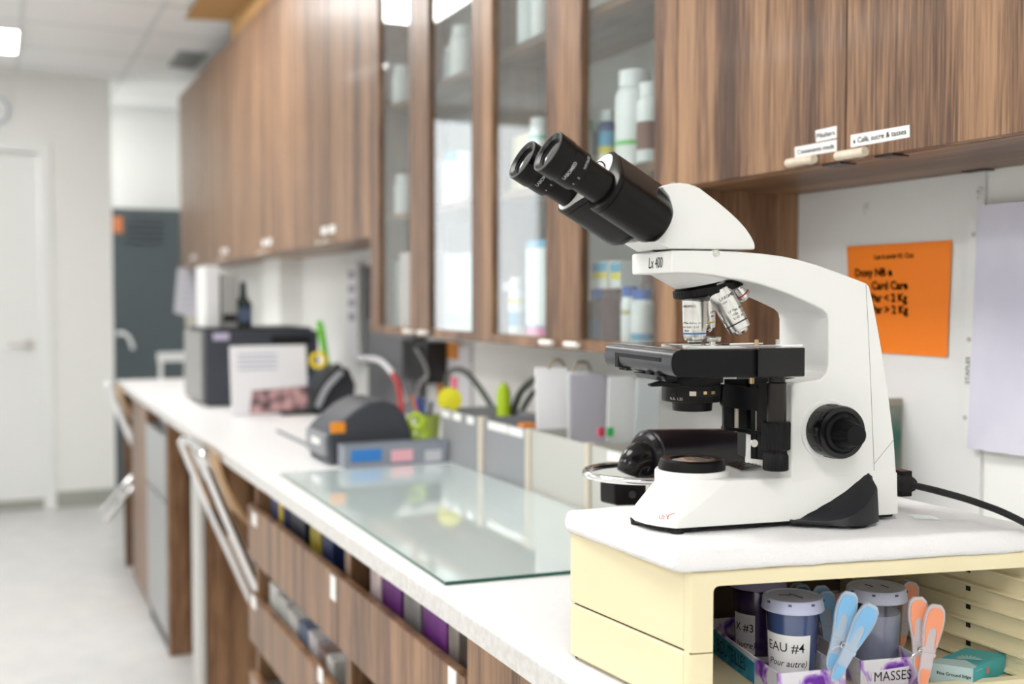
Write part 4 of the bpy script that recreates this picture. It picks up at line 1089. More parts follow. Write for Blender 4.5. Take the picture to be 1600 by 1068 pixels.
peg(1.26, [((1246, 910), (1248, 1010)), ((1254, 912), (1250, 1012))], pl_b, dk_b, 'dark blue clothes peg showing just above the blue cup lid')
peg(1.21, [((1283, 914), (1290, 1010)), ((1291, 922), (1294, 1018))], pl_b, in_b, 'pale blue clothes peg standing right behind the blue cup')
peg(1.30, [((1303, 922), (1310, 1010)), ((1310, 926), (1312, 1012))], pl_o, in_o, 'orange clothes peg at the back of the box between the cups')
peg(1.24, [((1419, 906), (1398, 1010)), ((1425, 908), (1404, 1014))], pl_o, in_o, 'orange clothes peg behind the pale cup on its right side')

# ------------------------------------------------------------------ box of slides
zt_ = .936
ca = onZ(1520.5, 1044, zt_); cl = onZ(1454, 1034, zt_); cr = onZ(1571, 1021.6, zt_); 
e1_ = (cl - ca); e2_ = (cr - ca); 
t = thing('slide_box', (ca.x, ca.y, z0 + .0052), 'teal and white cardboard box of slides lying beside the ribbed wall of the cream box', 'box')
M_teal = mat('teal_card', (.03, .34, .37), .35); M_tealw = mat('pale_teal_card', (.46, .60, .60), .35)
zb_ = z0 + .0054
cb = cl + e2_*1.05
def low(p): return Vector((p.x, p.y, zb_))
mb = MB()
vs = [low(ca), low(cl), low(cb), low(cr), ca, cl, cb, cr]
mb.add(vs, [(0, 1, 5, 4)], 1).add(vs, [(1, 2, 6, 5)], 0).add(vs, [(2, 3, 7, 6)], 0).add(vs, [(3, 0, 4, 7)], 0).add(vs, [(4, 5, 6, 7)], 0).add(vs, [(3, 2, 1, 0)], 0)
# pale triangle of the printed design on the top
nz = Vector((0, 0, .0003))
mb.prism([ca + nz, cl + nz, cl.lerp(cb, .25) + nz, ca.lerp(cr, .35).lerp(cl.lerp(cb, .35), .45) + nz, ca.lerp(cr, .12) + nz], (0, 0, .0001), 1)
for k in range(9):
    a = math.radians(-30 + k*22); o_ = ca.lerp(cr, .42).lerp(cl.lerp(cb, .42), .42) + nz*2
    d = Vector((math.cos(a), math.sin(a), 0)); s_ = Vector((-d.y, d.x, 0))
    mb.prism([o_, o_ + d*.010 + s_*.0012, o_ + d*.014, o_ + d*.010 - s_*.0012], (0, 0, .0001), 1)
u1 = (ca - cl).normalized(); up = Vector((0, 0, 1)); no_ = up.cross(u1)*-1
nf = u1.cross(up)
mb.text('Fine Ground Edge', lambda x, y, z: cl + u1*(.006 + x) + up*(-.011 + y) + nf*(.0002 + abs(z)), .0045, 2, ext=.00003, font_w=.0001)
mb.text('CE', lambda x, y, z: cl + u1*(.030 + x) + up*(-.0185 + y) + nf*(.0002 + abs(z)), .0055, 2, ext=.00003)
u2 = (cr - ca).normalized(); nf2 = u2.cross(up)
for (a, b, c, d, mi) in ((.006, .0185, -.0035, -.0040, 1), (.004, .008, -.019, -.013, 3), (.026, .034, -.012, -.005, 3)):
    mb.prism([ca + u2*a + up*c + nf2*.0003, ca + u2*b + up*c + nf2*.0003, ca + u2*b + up*d + nf2*.0003, ca + u2*a + up*d + nf2*.0003], nf2*.0002, mi)
mb.build('carton', [M_teal, M_tealw, M_ink, mat('print_brown', (.35, .22, .16), .5)], parent=t)

# ------------------------------------------------------------------ things on the wall to the right
XB = XW - .006
y0_ = onX(1537, 400, XB).y
MB().box((XB, y0_, ZC + .001), (XW, yA - .001, ZN - .001)).build('wall_board', mat('white_board_panel', (.74, .74, .74), .45), label='pale board fixed to the wall behind the microscope, under the wall cabinet', cat='board')
M_sheet = mat('orange_paper', (.90, .22, .01), .65)
oc = [onX(x, y, XB - .003) for x, y in ((1323, 385), (1487, 375), (1479.5, 558), (1330, 548))]
t = thing('orange_note', (XB - .002, oc[0].y, oc[2].z), 'bright orange paper sheet with handwriting stuck on the wall board', 'paper')
MB().prism(oc, (.0005, 0, 0)).build('sheet', M_sheet, parent=t)
tx = -oc[0].lerp(oc[0], 0) + oc[1]; hx = (oc[1] - oc[0]).normalized(); hy = (oc[0] - oc[3]).normalized()
def note(px, py, txt, sz, bold):
    o_ = onX(px, py, XB - .0034)
    return MB().text(txt, lambda x, y, z: o_ + hx*x + hy*y + Vector((-abs(z), 0, 0)), sz, ext=.0001, font_w=bold)
m1 = note(1366, 405, 'Les à avoir 01 Oct', .0115, .0003); m1.build('writing', M_ink, parent=t)
for (x, y, s_) in ((1336, 432, 'Doxy NB e'), (1362, 452, 'Card Care'), (1361, 471, 'Par < 2 Kg'), (1362, 489, 'Par > 2 Kg')):
    note(x, y, s_, .0185, .0007).build('writing', M_ink, parent=t)
# clear hooks
for k, (x, y) in enumerate(((1355, 322), (1532, 298))):
    c = onX(x, y, XB)
    mb = MB().lathe(c, (-1, 0, 0), [(0, .006), (.002, .006), (.003, .004)], 20).tube([c + Vector((-.002, 0, 0)), c + Vector((-.008, 0, -.002)), c + Vector((-.008, 0, -.010)), c + Vector((-.004, 0, -.012))], .0012, 8)
    mb.build('clear_hook', mat('clear_hook_plastic', (.66, .66, .65), .25), label=['small clear hook on the wall board above the orange note', 'small clear hook at the top right of the wall board'][k], cat='hook')
# plastic sleeves
sv = [onX(x, y, XB - .012) for x, y in ((1528, 320), (1640, 312), (1640, 718), (1511, 700))]
t = thing('document_sleeve', (XB - .01, sv[0].y, sv[2].z), 'clear plastic document sleeve with lavender white papers hanging at the right edge', 'sleeve')
MB().prism(sv, (.004, 0, 0)).build('paper', bump(mottled(mat('lavender_paper', (.66, .65, .76), .6), (.60, .59, .72), (.70, .69, .80), 6), 9, .5, .01), parent=t)
st = [onX(x, y, XB - .010) for x, y in ((1512, 346), (1528, 344), (1518, 697), (1503, 672))]
mb = MB().prism(st, (.001, 0, 0))
o_ = onX(1514.5, 600, XB - .0105)
mb.text('STAPLES', lambda x, y, z: o_ + Vector((-abs(z), 0, 0)) + Vector((0, 0, 1))*x - Vector((0, -1, 0))*(-y)*-1, .011, 1, ext=.0001)
mb.build('punched_strip', [mat('sleeve_strip', (.74, .74, .74), .3), M_ink], parent=t, label='clear punched strip lettered STAPLES')
for (x, y) in ((1520, 366), (1513, 530), (1507, 652)):
    c = onX(x, y, XB - .0112)
    MB().lathe(c, (1, 0, 0), [(0, .0035), (.0012, .0035)], 20).build('hole', mat('hole_grey', (.45, .45, .46), .6), parent=t)
# small framed stand just behind the microscope column
fa = onY(1394, 622, 1.36); fb = onY(1411, 622, 1.36)
t = thing('picture_frame', ((fa.x + fb.x)/2 - .06, 1.36, ZC), 'grey rimmed frame standing behind the microscope column', 'frame')
MB().box((fb.x - .14, 1.355, ZC), (fb.x, 1.367, fa.z)).build('rim', mat('frame_grey', (.34, .30, .25), .5), parent=t, bevel=.001)
MB().box((fb.x - .13, 1.352, ZC + .012), (fb.x - .011, 1.356, fa.z - .011)).build('picture', mottled(mat('frame_picture', (.1, .2, .17), .5), (.30, .28, .25), (.03, .12, .09), 14), parent=t)

# ------------------------------------------------------------------ black lamp with chrome ring
DL = 1.50
def atD(px, py, D):
    nn = Vector((-FW.x, -FW.y, 0)).normalized(); return onP(px, py, EYE - nn*D, nn)
t0_ = atD(1014, 714, 1.43); t1_ = atD(1262, 706, 1.60)
t = thing('inspection_lamp', atD(1080, 760, 1.5), 'black cylindrical lamp with a chrome ring, behind and left of the microscope', 'lamp')
ax_ = (t1_ - t0_).normalized(); LL = (t1_ - t0_).length
MB().lathe(t0_ - ax_*.012, ax_, [(0, .022), (.001, .028), (.005, .032), (.008, .0325), (.009, .0350), (.014, .0358), (LL, .0345), (LL + .002, .030)], 56).build('housing', mat('lamp_black', (.006, .005, .008), .22, spec=.4), parent=t)
MB().lathe(t0_ - ax_*.018, ax_, [(0, .012), (.003, .018), (.008, .021)], 40).build('end_cap', M_blkg, parent=t)
n0 = atD(999, 724, 1.43); n1_ = atD(975, 752, 1.40)
MB().tube([t0_ - ax_*.006, t0_ - ax_*.018 + Vector((0, 0, -.001)), t0_ - ax_*.028 + Vector((0, 0, -.008)), t0_ - ax_*.034 + Vector((0, 0, -.020))], lambda s_: .023 - .008*s_, 24, smooth=6).build('neck', M_blkg, parent=t)
rc = atD(1000, 738, 1.39)
MB().torus(rc, (0, 0, 1), .068, .0045, 64, 12).build('chrome_ring', M_chrome, parent=t)
b0 = atD(960, 752, 1.43); b1 = atD(1010, 752, 1.43); b2 = atD(960, 790, 1.43)
MB().prism([b0, b1, atD(1010, 789, 1.43), atD(964, 790, 1.43), atD(960, 787, 1.43)], Vector((ax_.y, -ax_.x, 0))*-.03).build('clamp_body', mat('clamp_black', (.008, .007, .008), .3, spec=.35), parent=t, bevel=.003)
MB().cyl(atD(988, 772, 1.425), atD(988, 772, 1.418), .005).build('clamp_screw', M_blkg, parent=t)
MB().tube([t1_ - ax_*.03, t1_ + Vector((.06, .02, 0)), Vector((XB - .003, 1.46, t1_.z))], .012, 14, smooth=4).build('wall_arm', M_blk, parent=t)
MB().cyl(Vector((XB - .012, 1.46, t1_.z)), Vector((XB, 1.46, t1_.z)), .03).build('wall_plate', M_blk, parent=t)
# ------------------------------------------------------------------ things along the worktop
def cp(px, py): return onZ(px, py, ZC)
NN = Vector((-FW.x, -FW.y, 0)).normalized()
def zup(base, px, py): return onP(px, py, base, NN).z
# glass plate
gA = cp(695.6, 914.5); gB = cp(893, 896.5); gC = cp(437, 741)
gx = (gB - gA).normalized(); gA.z = gC.z = ZC
gd = (gC - gA); 
gR = gA + gx*.415; gBk = gC + (gx*.415)
nt = None
M_gp = bpy.data.materials.new('green_plate_glass'); M_gp.use_nodes = True
_b = M_gp.node_tree.nodes['Principled BSDF']
_b.inputs['Base Color'].default_value = (.62, .72, .71, 1); _b.inputs['Roughness'].default_value = .03; _b.inputs['Specular IOR Level'].default_value = .9; _b.inputs['Coat Weight'].default_value = .6; _b.inputs['Coat Roughness'].default_value = .01
M_gedge = mat('glass_green_edge', (.01, .09, .06), .15)
def gp(p, z): return Vector((p.x, p.y, z))
quad_ = [gA, gR, gBk, gC]
mb = MB()
vs = [gp(p, ZC + .0003) for p in quad_] + [gp(p, ZC + .0055) for p in quad_]
mb.add(vs, [(4, 5, 6, 7)], 0).add(vs, [(3, 2, 1, 0)], 0).add(vs, [(0, 1, 5, 4), (1, 2, 6, 5), (2, 3, 7, 6), (3, 0, 4, 7)], 1)
mb.build('glass_plate', [M_gp, M_gedge], label='large clear glass plate with green edges lying flat on the worktop', cat='glass plate')

# acrylic bins along the back of the glass
XBN = 1.0
M_smoke = mat('smoky_acrylic', (.36, .37, .39), .25, alpha=.80); M_smokel = mat('pale_acrylic', (.60, .60, .56), .25, alpha=.82)
M_post = mat('bin_post_beige', (.58, .52, .43), .5)
pxs = [(690, 748, M_smoke), (756, 822, M_smoke), (830, 915, M_smokel), (924, 1010, M_smokel)]
labs = ['smoky grey storage bin with three small white labels, beside the yellow flower clip', 'smoky grey storage bin with two white labels, second along the back of the glass plate', 'pale clear storage bin holding upright papers behind the glass plate', 'pale clear storage bin nearest the microscope, beside the chrome ring']
for k, (pa, pb, m_) in enumerate(pxs):
    ya = onX(pa, 700, XBN).y; yb = onX(pb, 700, XBN).y; zt_ = ZC + .128
    t = thing('storage_bin', (XBN + .08, (ya + yb)/2, ZC), labs[k], 'bin', group=None)
    o = [(XBN, ya), (XBN + .16, ya), (XBN + .16, yb), (XBN, yb)]; i_ = [(XBN + .003, ya - .003), (XBN + .157, ya - .003), (XBN + .157, yb + .003), (XBN + .003, yb + .003)]
    rings = [[(x, y, ZC + .001) for x, y in o], [(x, y, zt_) for x, y in o], [(x, y, zt_) for x, y in i_], [(x, y, ZC + .004) for x, y in i_]]
    bd = MB().loft([[Vector(p) for p in r_] for r_ in rings]).build('bin_body', m_, parent=t)
    pw = onX(pb + 1, 700, XBN).y; pw2 = onX(pb + 8, 700, XBN).y
    MB().box((XBN - .004, pw2, ZC + .001), (XBN + .012, pw, zt_ + .002)).build('corner_post', M_post, parent=t)
    MB().box((XBN + .02, yb + .01, ZC + .005), (XBN + .15, ya - .01, ZC + .10)).build('contents', mottled(mat('bin_contents_%d' % k, (.2, .2, .2), .7), ((.10, .10, .11) if k < 2 else (.42, .41, .36)), ((.28, .28, .30) if k < 2 else (.55, .54, .48)), 30), parent=t)
    L = {0: ((697, 6), (714, 6), (735, 5)), 1: ((778, 15), (806, 11)), 2: (), 3: ((960, 10),)}[k]
    for px, w in L:
        c = onX(px, 674 if k == 1 else 668, XBN); a = onX(px - w, 670, XBN).y; b = onX(px + w, 670, XBN).y
        MB().box((XBN - .001, a, zt_ - .020), (XBN, b, zt_ - .003)).build('label', M_label, parent=bd)
    if k == 1:
        c = onX(812, 668, XBN + .01); MB().box((XBN + .01, c.y - .02, zt_ - .006), (XBN + .04, c.y + .01, zt_ + .006)).build('orange_tab', mat('tab_orange', (.75, .25, .05), .5), parent=bd)
# upright papers and folders in the third bin
def sheet(pts, X, th, name, lab, cat, m, grp=None):
    P_ = [onX(x, y, X) for x, y in pts]
    return MB().prism(P_, (th, 0, 0)).build(name, m, label=lab, cat=cat, group=grp, loc=P_[-1])
M_pap = mat('paper_white', (.82, .82, .85), .6); M_papl = mat('paper_lilac', (.42, .41, .47), .6); M_papg = mat('paper_grey', (.62, .64, .65), .6)
def leaf(px0, px1, ytop, ybot, Y, dx, tilt, m, lab, cat='paper', th=.004):
    a = onY(px0, ytop, Y); b = onY(px1, ytop, Y); z1 = a.z; zb = ZC + .006
    q = [Vector((a.x, Y, zb)), Vector((b.x, Y - .02, zb)), Vector((b.x + tilt, Y - .02, z1)), Vector((a.x + tilt, Y, z1))]
    return MB().prism(q, (0, th, 0)).build('paper_sheaf', m, label=lab, cat=cat)
leaf(842, 884, 574, 700, 2.085, 0, -.008, M_pap, 'white papers standing upright, leftmost in the pale bin')
leaf(890, 915, 580, 700, 2.00, 0, -.004, M_papg, 'thin grey folder standing upright beside the white papers', 'folder')
leaf(892, 958, 585, 700, 1.955, 0, -.002, M_papl, 'lilac grey papers standing upright in the pale bin')
leaf(945, 1000, 588, 700, 1.835, 0, .010, M_papg, 'pale folder with a small red and green mark, standing behind the lilac papers', 'folder')
leaf(985, 1012, 592, 700, 1.745, 0, .016, mat('folder_dark', (.36, .39, .40), .6), 'grey folder standing upright, rightmost in the pale bin', 'folder')
for k, (px, c) in enumerate(((938, (.55, .05, .10)), (952, (.03, .45, .10)))):
    q = onY(px, 674, 1.812); 
    MB().box((q.x - .006, 1.806, q.z - .008), (q.x + .006, 1.812, q.z + .008)).build('sticker', mat('dot_%d' % k, c, .5), label=['small red sticker on the pale folder', 'small green sticker on the pale folder'][k], cat='sticker')
for k, (x, y) in enumerate(((870, 566), (910, 570))):
    q = onY(x, y, 2.075 if k == 0 else 1.99)
    MB().tube([q + Vector((-.02, 0, -.012)), q + Vector((-.012, 0, .004)), q + Vector((.01, 0, .004)), q + Vector((.02, 0, -.012))], .003, 8, smooth=4).build('bulldog_clip', mat('clip_bronze', (.33, .27, .20), .35, metal=.7), label=['bronze clip on top of the white papers', 'bronze clip on top of the grey folder'][k], cat='clip')

# cables arching behind the bins
M_cab = mat('cable_grey_green', (.10, .11, .10), .5)
def cable(pts, X, r, lab, m=M_cab):
    P_ = [onX(x, y, X) for x, y in pts]
    MB().tube(P_, r, 10, smooth=6).build('cable', m, label=lab, cat='cable')
cable([(697, 610), (700, 585), (712, 577), (728, 582), (745, 600), (762, 625), (776, 650), (782, 680)], 1.15, .008, 'dark cable arching over the bins near the pink and yellow notes')
cable([(795, 680), (800, 648), (812, 615), (828, 597), (842, 590), (858, 592)], 1.15, .009, 'dark cable rising behind the upright white papers')
cable([(806, 680), (815, 645), (830, 617), (848, 604), (862, 600)], 1.17, .007, 'thinner dark cable beside the one rising behind the papers')
cable([(562, 560), (590, 562), (610, 578), (622, 600), (632, 625)], 1.22, .010, 'white cable bundle hanging under the grey panel', mat('cable_white', (.75, .76, .78), .5))
cable([(614, 585), (622, 600), (626, 625), (627, 665), (628, 700)], 1.16, .010, 'red cable beside the white cable bundle', mat('cable_red', (.45, .05, .05), .5))

# coloured markers and notes near the bins
M_lime = mat('lime_plastic', (.42, .60, .01), .45); M_yel = mat('yellow_note', (.72, .66, .02), .6)
q = onX(701, 650, 1.08); b = onX(701, 690, 1.08)
t = thing('flower_clip', (1.08, q.y, ZC + .128), 'round yellow green flower shaped clip standing above the first grey bin', 'clip')
cc_ = onX(701, 624, 1.02)
MB().lathe(cc_ + Vector((.003, 0, 0)), (-.5, -1, 0), [(0, .024), (.001, .031), (.006, .031), (.007, .024)], 12).build('flower_head', M_yel, parent=t)
MB().lathe(cc_ + Vector((-.004, 0, 0)), (-.5, -1, 0), [(0, .008), (.003, .007)], 16).build('flower_centre', mat('flower_centre_amber', (.70, .42, .02), .6), parent=t)
MB().tube([cc_, Vector((1.03, cc_.y, ZC + .02))], .004, 8).build('stem', M_lime, parent=t)
q0 = onX(707, 600, 1.12)
MB().box((1.12, q0.y - .025, q0.z - .03), (1.125, q0.y + .012, q0.z + .02)).build('sticky_note', mat('note_pink', (.75, .16, .25), .6), label='pink sticky note above the yellow flower clip', cat='note')
for k, (x, y0_, y1_) in enumerate(((700, 534, 562), (684, 583, 628))):
    a = onX(x - 8, y0_, XW - .03); b = onX(x + 8, y1_, XW - .03)
    MB().box((XW - .016, b.y, b.z), (XW - .0125, a.y, a.z)).build('sticky_note', mat('note_orange', (.62, .24, .04), .6), label=['upper orange note on the wall under the glass cabinet', 'lower orange note on the wall beside the pink note'][k], cat='note')
t = thing('glue_bottle', onX(787, 680, 1.12), 'lime green bottle standing between the two arching cables', 'bottle')
a = onX(787, 602, 1.12); zz = ZC + .001
MB().lathe((1.12, a.y, zz), (0, 0, 1), [(0, .016), (a.z - zz - .02, .017), (a.z - zz - .004, .013), (a.z - zz, .006)], 24).build('bottle_body', M_lime, parent=t)
MB().lathe((1.12, a.y, a.z - .001), (0, 0, 1), [(0, .008), (.008, .006)], 16).build('cap', M_lime, parent=t)

# grey panel, white poster strip and router under the glass cabinets
a = onX(562, 498, 1.24); b = onX(632, 660, 1.24)
MB().box((XW - .05, b.y, ZC + .001), (XW - .02, a.y, onX(600, 500, XW - .04).z)).build('grey_screen', mat('panel_grey', (.17, .17, .185), .5), label='flat grey screen panel standing against the wall under the glass cabinets', cat='screen', bevel=.003)
a = onX(632, 530, 1.25); b = onX(672, 600, 1.25)
t = thing('router', (1.25, (a.y + b.y)/2, b.z), 'black box with coiled leads hanging on the wall under the glass cabinet', 'router')
MB().box((1.24, b.y, b.z), (XW - .001, a.y, a.z)).build('case', M_black, parent=t, bevel=.004)
MB().tube([onX(650, 545, 1.23), onX(660, 560, 1.23), onX(668, 585, 1.23), onX(655, 600, 1.23), onX(650, 640, 1.23)], .006, 8, smooth=5).build('lead', mat('lead_grey', (.30, .30, .31), .5), parent=t)
a = onX(678, 535, XW - .01); b = onX(735, 650, XW - .01)
MB().box((XW - .012, b.y, ZC + .001), (XW - .001, a.y, a.z)).build('white_board', mat('board_white', (.70, .70, .74), .5), label='white board on the wall behind the orange notes and yellow flower clip', cat='board')
a = onX(541, 412, 1.28); b = onX(556, 560, 1.28)
t = thing('poster_strip', (1.29, (a.y + b.y)/2, b.z), 'narrow printed paper strip hanging under the last walnut cabinet', 'poster')
MB().box((1.285, b.y, b.z), (1.29, a.y, a.z)).build('paper', M_pap, parent=t)
for k in range(4):
    zz = a.z - .03 - k*.055
    MB().box((1.282, b.y + .02, zz - .03), (1.285, a.y - .02, zz)).build('printed_block', mat('print_mauve', (.35, .32, .38), .6), parent=t)
a = onX(562, 415, 1.27); b = onX(564, 570, 1.27)
MB().box((1.285, b.y, b.z), (XW - .001, a.y, a.z)).build('wall_rail', mat('rail_dark', (.13, .13, .14), .5), label='dark upright rail between the poster strip and the glass cabinets', cat='rail')

# label printer
base = cp(530, 727)
Yp = base.y; Xp = base.x
x1 = onY(645, 690, Yp).x
prof = [(516, 727), (512, 690), (514, 676), (535, 655), (560, 636), (578, 627), (600, 625), (620, 632), (634, 648), (642, 668), (645, 690), (645, 722)]
pp = [onY(x, y, Yp) for x, y in prof]
for p in (pp[0], pp[-1]): p.z = ZC + .001
M_char = mat('printer_charcoal', (.050, .055, .068), .5); M_charl = mat('printer_front_grey', (.22, .23, .25), .45)
t = thing('label_printer', ((Xp + x1)/2, Yp + .09, ZC), 'dark grey domed label printer with a small orange sticker on its side', 'printer')
MB().prism(pp, (0, .19, 0)).build('case', M_char, parent=t, bevel=.008, seg=3)
q = onY(528, 668, Yp - .001)
MB().box((q.x - .018, Yp - .0015, q.z - .013), (q.x + .018, Yp + .001, q.z + .013)).build('sticker', mat('orange_sticker', (.85, .30, .02), .5), parent=t, label='orange square sticker')
MB().box((pp[1].x - .006, Yp + .01, ZC + .02), (pp[1].x + .02, Yp + .18, pp[2].z - .004)).build('front_panel', M_charl, parent=t, bevel=.004)
MB().box((pp[1].x - .008, Yp + .05, ZC + .045), (pp[1].x, Yp + .12, ZC + .060)).build('label_slot', M_label, parent=t)
a = cp(436, 674); b = cp(492, 706)
MB().box((a.x, b.y, ZC + .0005), (onX(500, 690, .76).x, a.y, ZC + .006)).build('grey_mat', mat('mat_slate', (.16, .18, .21), .5), label='flat slate grey mat on the worktop in front of the label printer', cat='mat', bevel=.001)
# low tray in front of the printer
a = cp(540, 727); b = cp(700, 724)
t = thing('sample_tray', ((a.x + b.x)/2, a.y - .02, ZC), 'low see-through tray with blue and pink labels, in front of the label printer', 'tray')
Yt = Yp - .065; xa = onY(538, 727, Yt).x; xb = onY(700, 727, Yt).x
ht = onY(600, 693, Yt).z
o = [(xa, Yt), (xb, Yt), (xb, Yt + .055), (xa, Yt + .055)]; i_ = [(xa + .003, Yt + .003), (xb - .003, Yt + .003), (xb - .003, Yt + .052), (xa + .003, Yt + .052)]
tb = MB().loft([[Vector((x, y, ZC + .001)) for x, y in o], [Vector((x, y, ht)) for x, y in o], [Vector((x, y, ht)) for x, y in i_], [Vector((x, y, ZC + .004)) for x, y in i_]]).build('tray_body', mat('tray_grey_clear', (.33, .36, .42), .3, alpha=.8), parent=t)
for px0, px1, c, nm in ((548, 596, (.04, .22, .60), 'blue'), (611, 645, (.85, .45, .52), 'pink'), (664, 690, (.55, .57, .60), 'grey')):
    p = onY(px0, 703, Yt); q = onY(px1, 719, Yt)
    MB().box((p.x, Yt - .001, q.z), (q.x, Yt, p.z)).build('label', mat('label_' + nm, c, .5), parent=tb, label=nm + ' label')
# pen pot
q = cp(668, 696)
t = thing('pen_pot', q, 'lime green and clear pen pot full of pens beside the label printer', 'pot')
hp_ = zup(q, 668, 648) - ZC
MB().lathe(q + Vector((0, 0, .001)), (0, 0, 1), [(0, .030), (hp_, .036), (hp_, .034), (.003, .028), (.003, .001)], 32, caps=False).build('pot', mat('pot_lime_clear', (.40, .50, .10), .3, alpha=.75), parent=t)
penc = [((.60, .18, .06), 642, 618), ((.03, .08, .42), 652, 622), ((.10, .16, .36), 664, 620), ((.04, .05, .08), 674, 628), ((.45, .60, .02), 648, 655)]
for k, (c, px, py) in enumerate(penc):
    top = onP(px, py, q + Vector((0, 0, 0)), NN) + NN*.012*((k % 3) - 1)
    b = q + Vector((.010*math.cos(k*1.3), .010*math.sin(k*1.3), .006))
    nm = ['orange', 'blue', 'slate blue', 'black', 'lime'][k]
    tt = thing('pen', b, nm + ' pen standing in the lime green pen pot', 'pen')
    MB().cyl(b, b.lerp(top, .75), .0045, 12).build('barrel', mat('pen_' + nm.replace(' ', '_'), c, .4), parent=tt)
    MB().cyl(b.lerp(top, .75), top, .0050, 12).build('cap', mat('pen_' + nm.replace(' ', '_'), c, .4), parent=tt)
q = cp(655, 728)
t = thing('scissors', onX(648, 700, .93), 'lime green scissors hanging over the edge beside the pen pot', 'scissors')
for s_ in (-1, 1):
    c = onY(652 + s_*2, 668 + s_*10, Yp + .02)
    MB().torus(c, NN + Vector((0, 0, .2)), .018, .0055, 24, 8).build('loop', M_lime, parent=t)
MB().tube([onY(652, 678, Yp + .02), onY(650, 700, Yp + .02)], .008, 8).build('blade', M_lime, parent=t)

# telephone
q = cp(498, 648) + Vector((0, .035, 0))
t = thing('telephone', q, 'black desk telephone with its handset leaning up, left of the label printer', 'telephone')
ph = [onY(x, y, q.y) for x, y in ((486, 650), (490, 610), (520, 572), (545, 575), (556, 600), (552, 650))]
ph[0].z = ph[-1].z = ZC + .001
MB().prism(ph, (0, .17, 0)).build('body', mat('phone_black', (.030, .032, .038), .35), parent=t, bevel=.006)
hs = [onY(x, y, q.y - .02) for x, y in ((484, 640), (495, 612), (512, 588), (532, 572))]
MB().tube(hs, lambda s_: .020 - .008*math.sin(pi*s_), 12, smooth=4).build('handset', M_black, parent=t)
MB().tube([onY(x, y, q.y - .03) for x, y in ((496, 636), (510, 606), (534, 580))], .011, 10, smooth=4).build('grey_grip', mat('phone_grey', (.35, .37, .40), .4), parent=t)
# green highlighter and tape on the phone area
q = q + Vector((0, .0, 0)); b = onY(513, 556, q.y + .23); a = onY(503, 500, q.y + .23)
t = thing('marker_pen', Vector((b.x, b.y, b.z - .02)), 'bright green marker sticking up behind the telephone', 'marker')
MB().lathe(Vector((b.x, b.y, b.z - .06)), (a - b), [(0, .010), ((a - b).length*.7 + .05, .014), ((a - b).length + .055, .012), ((a - b).length + .06, .006)], 16).build('barrel', mat('marker_green', (.18, .62, .05), .4), parent=t)
MB().lathe(Vector((b.x, b.y, ZC + .001)), (0, 0, 1), [(0, .030), (b.z - ZC - .03, .034), (b.z - ZC - .03, .031), (.01, .027)], 24, caps=True).build('holder', M_black, parent=t)
c = onY(498, 562, q.y + .02)
MB().lathe(c, NN, [(0, .030), (.016, .030), (.016, .017), (0, .017)], 24, caps=False).build('tape_roll', mat('tape_yellow', (.80, .58, .02), .5), label='yellow roll of tape on top of the telephone', cat='tape')

# large printer in the far corner with things on it
b0 = cp(318, 636)
Yq = b0.y; xa = b0.x; xb = onY(498, 600, Yq).x; ht = onY(400, 517, Yq).z
t = thing('office_printer', ((xa + xb)/2, Yq + .22, ZC), 'large dark office machine with a grey side panel near the far end of the worktop', 'printer')
MB().box((xa + .012, Yq, ZC + .001), (xb, Yq + .42, ht)).build('body', mat('machine_slate', (.045, .050, .068), .5), parent=t, bevel=.008)
MB().box((xa - .004, Yq + .03, ZC + .012), (xa + .012, Yq + .42, ht - .004)).build('side_panel', mat('machine_light_grey', (.27, .27, .26), .5), parent=t, bevel=.004)
MB().box((xa + .01, Yq + .02, ht), (xb - .02, Yq + .40, ht + .012)).build('lid', mat('machine_lid', (.03, .032, .04), .45), parent=t, bevel=.003)
p = onY(333, 520, Yq - .001); r_ = onY(358, 531, Yq - .001)
MB().box((p.x, Yq - .002, r_.z), (r_.x, Yq, p.z)).build('sticker', mat('sticker_lilac', (.55, .50, .66), .5), parent=t, label='small lilac sticker')
MB().box((xb - .18, Yq - .003, ht - .05), (xb - .03, Yq, ht - .02)).build('display', M_dark, parent=t)
# acrylic stand with a printed page
q = cp(400, 650)
t = thing('page_stand', q, 'white printed page in a clear stand in front of the large dark machine', 'page')
Ys = q.y + .02; pa = onY(361, 541, Ys); pb = onY(482, 640, Ys)
MB().prism([(pa.x, Ys, ZC + .004), (pb.x, Ys, ZC + .004), (pb.x, Ys + .03, pa.z), (pa.x, Ys + .03, pa.z)], (0, .003, 0)).build('page', M_pap, parent=t)
pm = mottled(mat('page_picture', (.5, .4, .4), .5), (.07, .05, .06), (.75, .45, .45), 30)
zf = .42
MB().prism([(pa.x + .06, Ys - .001, ZC + .006), (pb.x, Ys - .001, ZC + .006), (pb.x, Ys + .009, ZC + .095), (pa.x + .07, Ys + .009, ZC + .085)], (0, .002, 0)).build('printed_picture', pm, parent=t)
for k in range(4):
    z = pa.z - .03 - .016*k
    f = (z - ZC)/(pa.z - ZC)*.03
    MB().box((pa.x + .025, Ys + f - .002, z - .004), (pa.x + .16, Ys + f - .0005, z + .003)).build('text_line', mat('print_grey', (.55, .56, .66), .6), parent=t)
MB().box((pb.x - .10, Ys - .04, ZC + .001), (pb.x - .005, Ys + .0, ZC + .014)).build('stand_foot', M_black, parent=t, bevel=.002)
# stacked papers at its right
q = cp(470, 640)
MB().prism([onY(x, y, q.y + .10) for x, y in ((455, 560), (478, 545), (482, 625), (462, 630))], (0, .02, 0)).build('leaflet', mat('leaflet_blue', (.30, .45, .58), .6), label='pale blue leaflet between the printed page and the telephone', cat='leaflet')
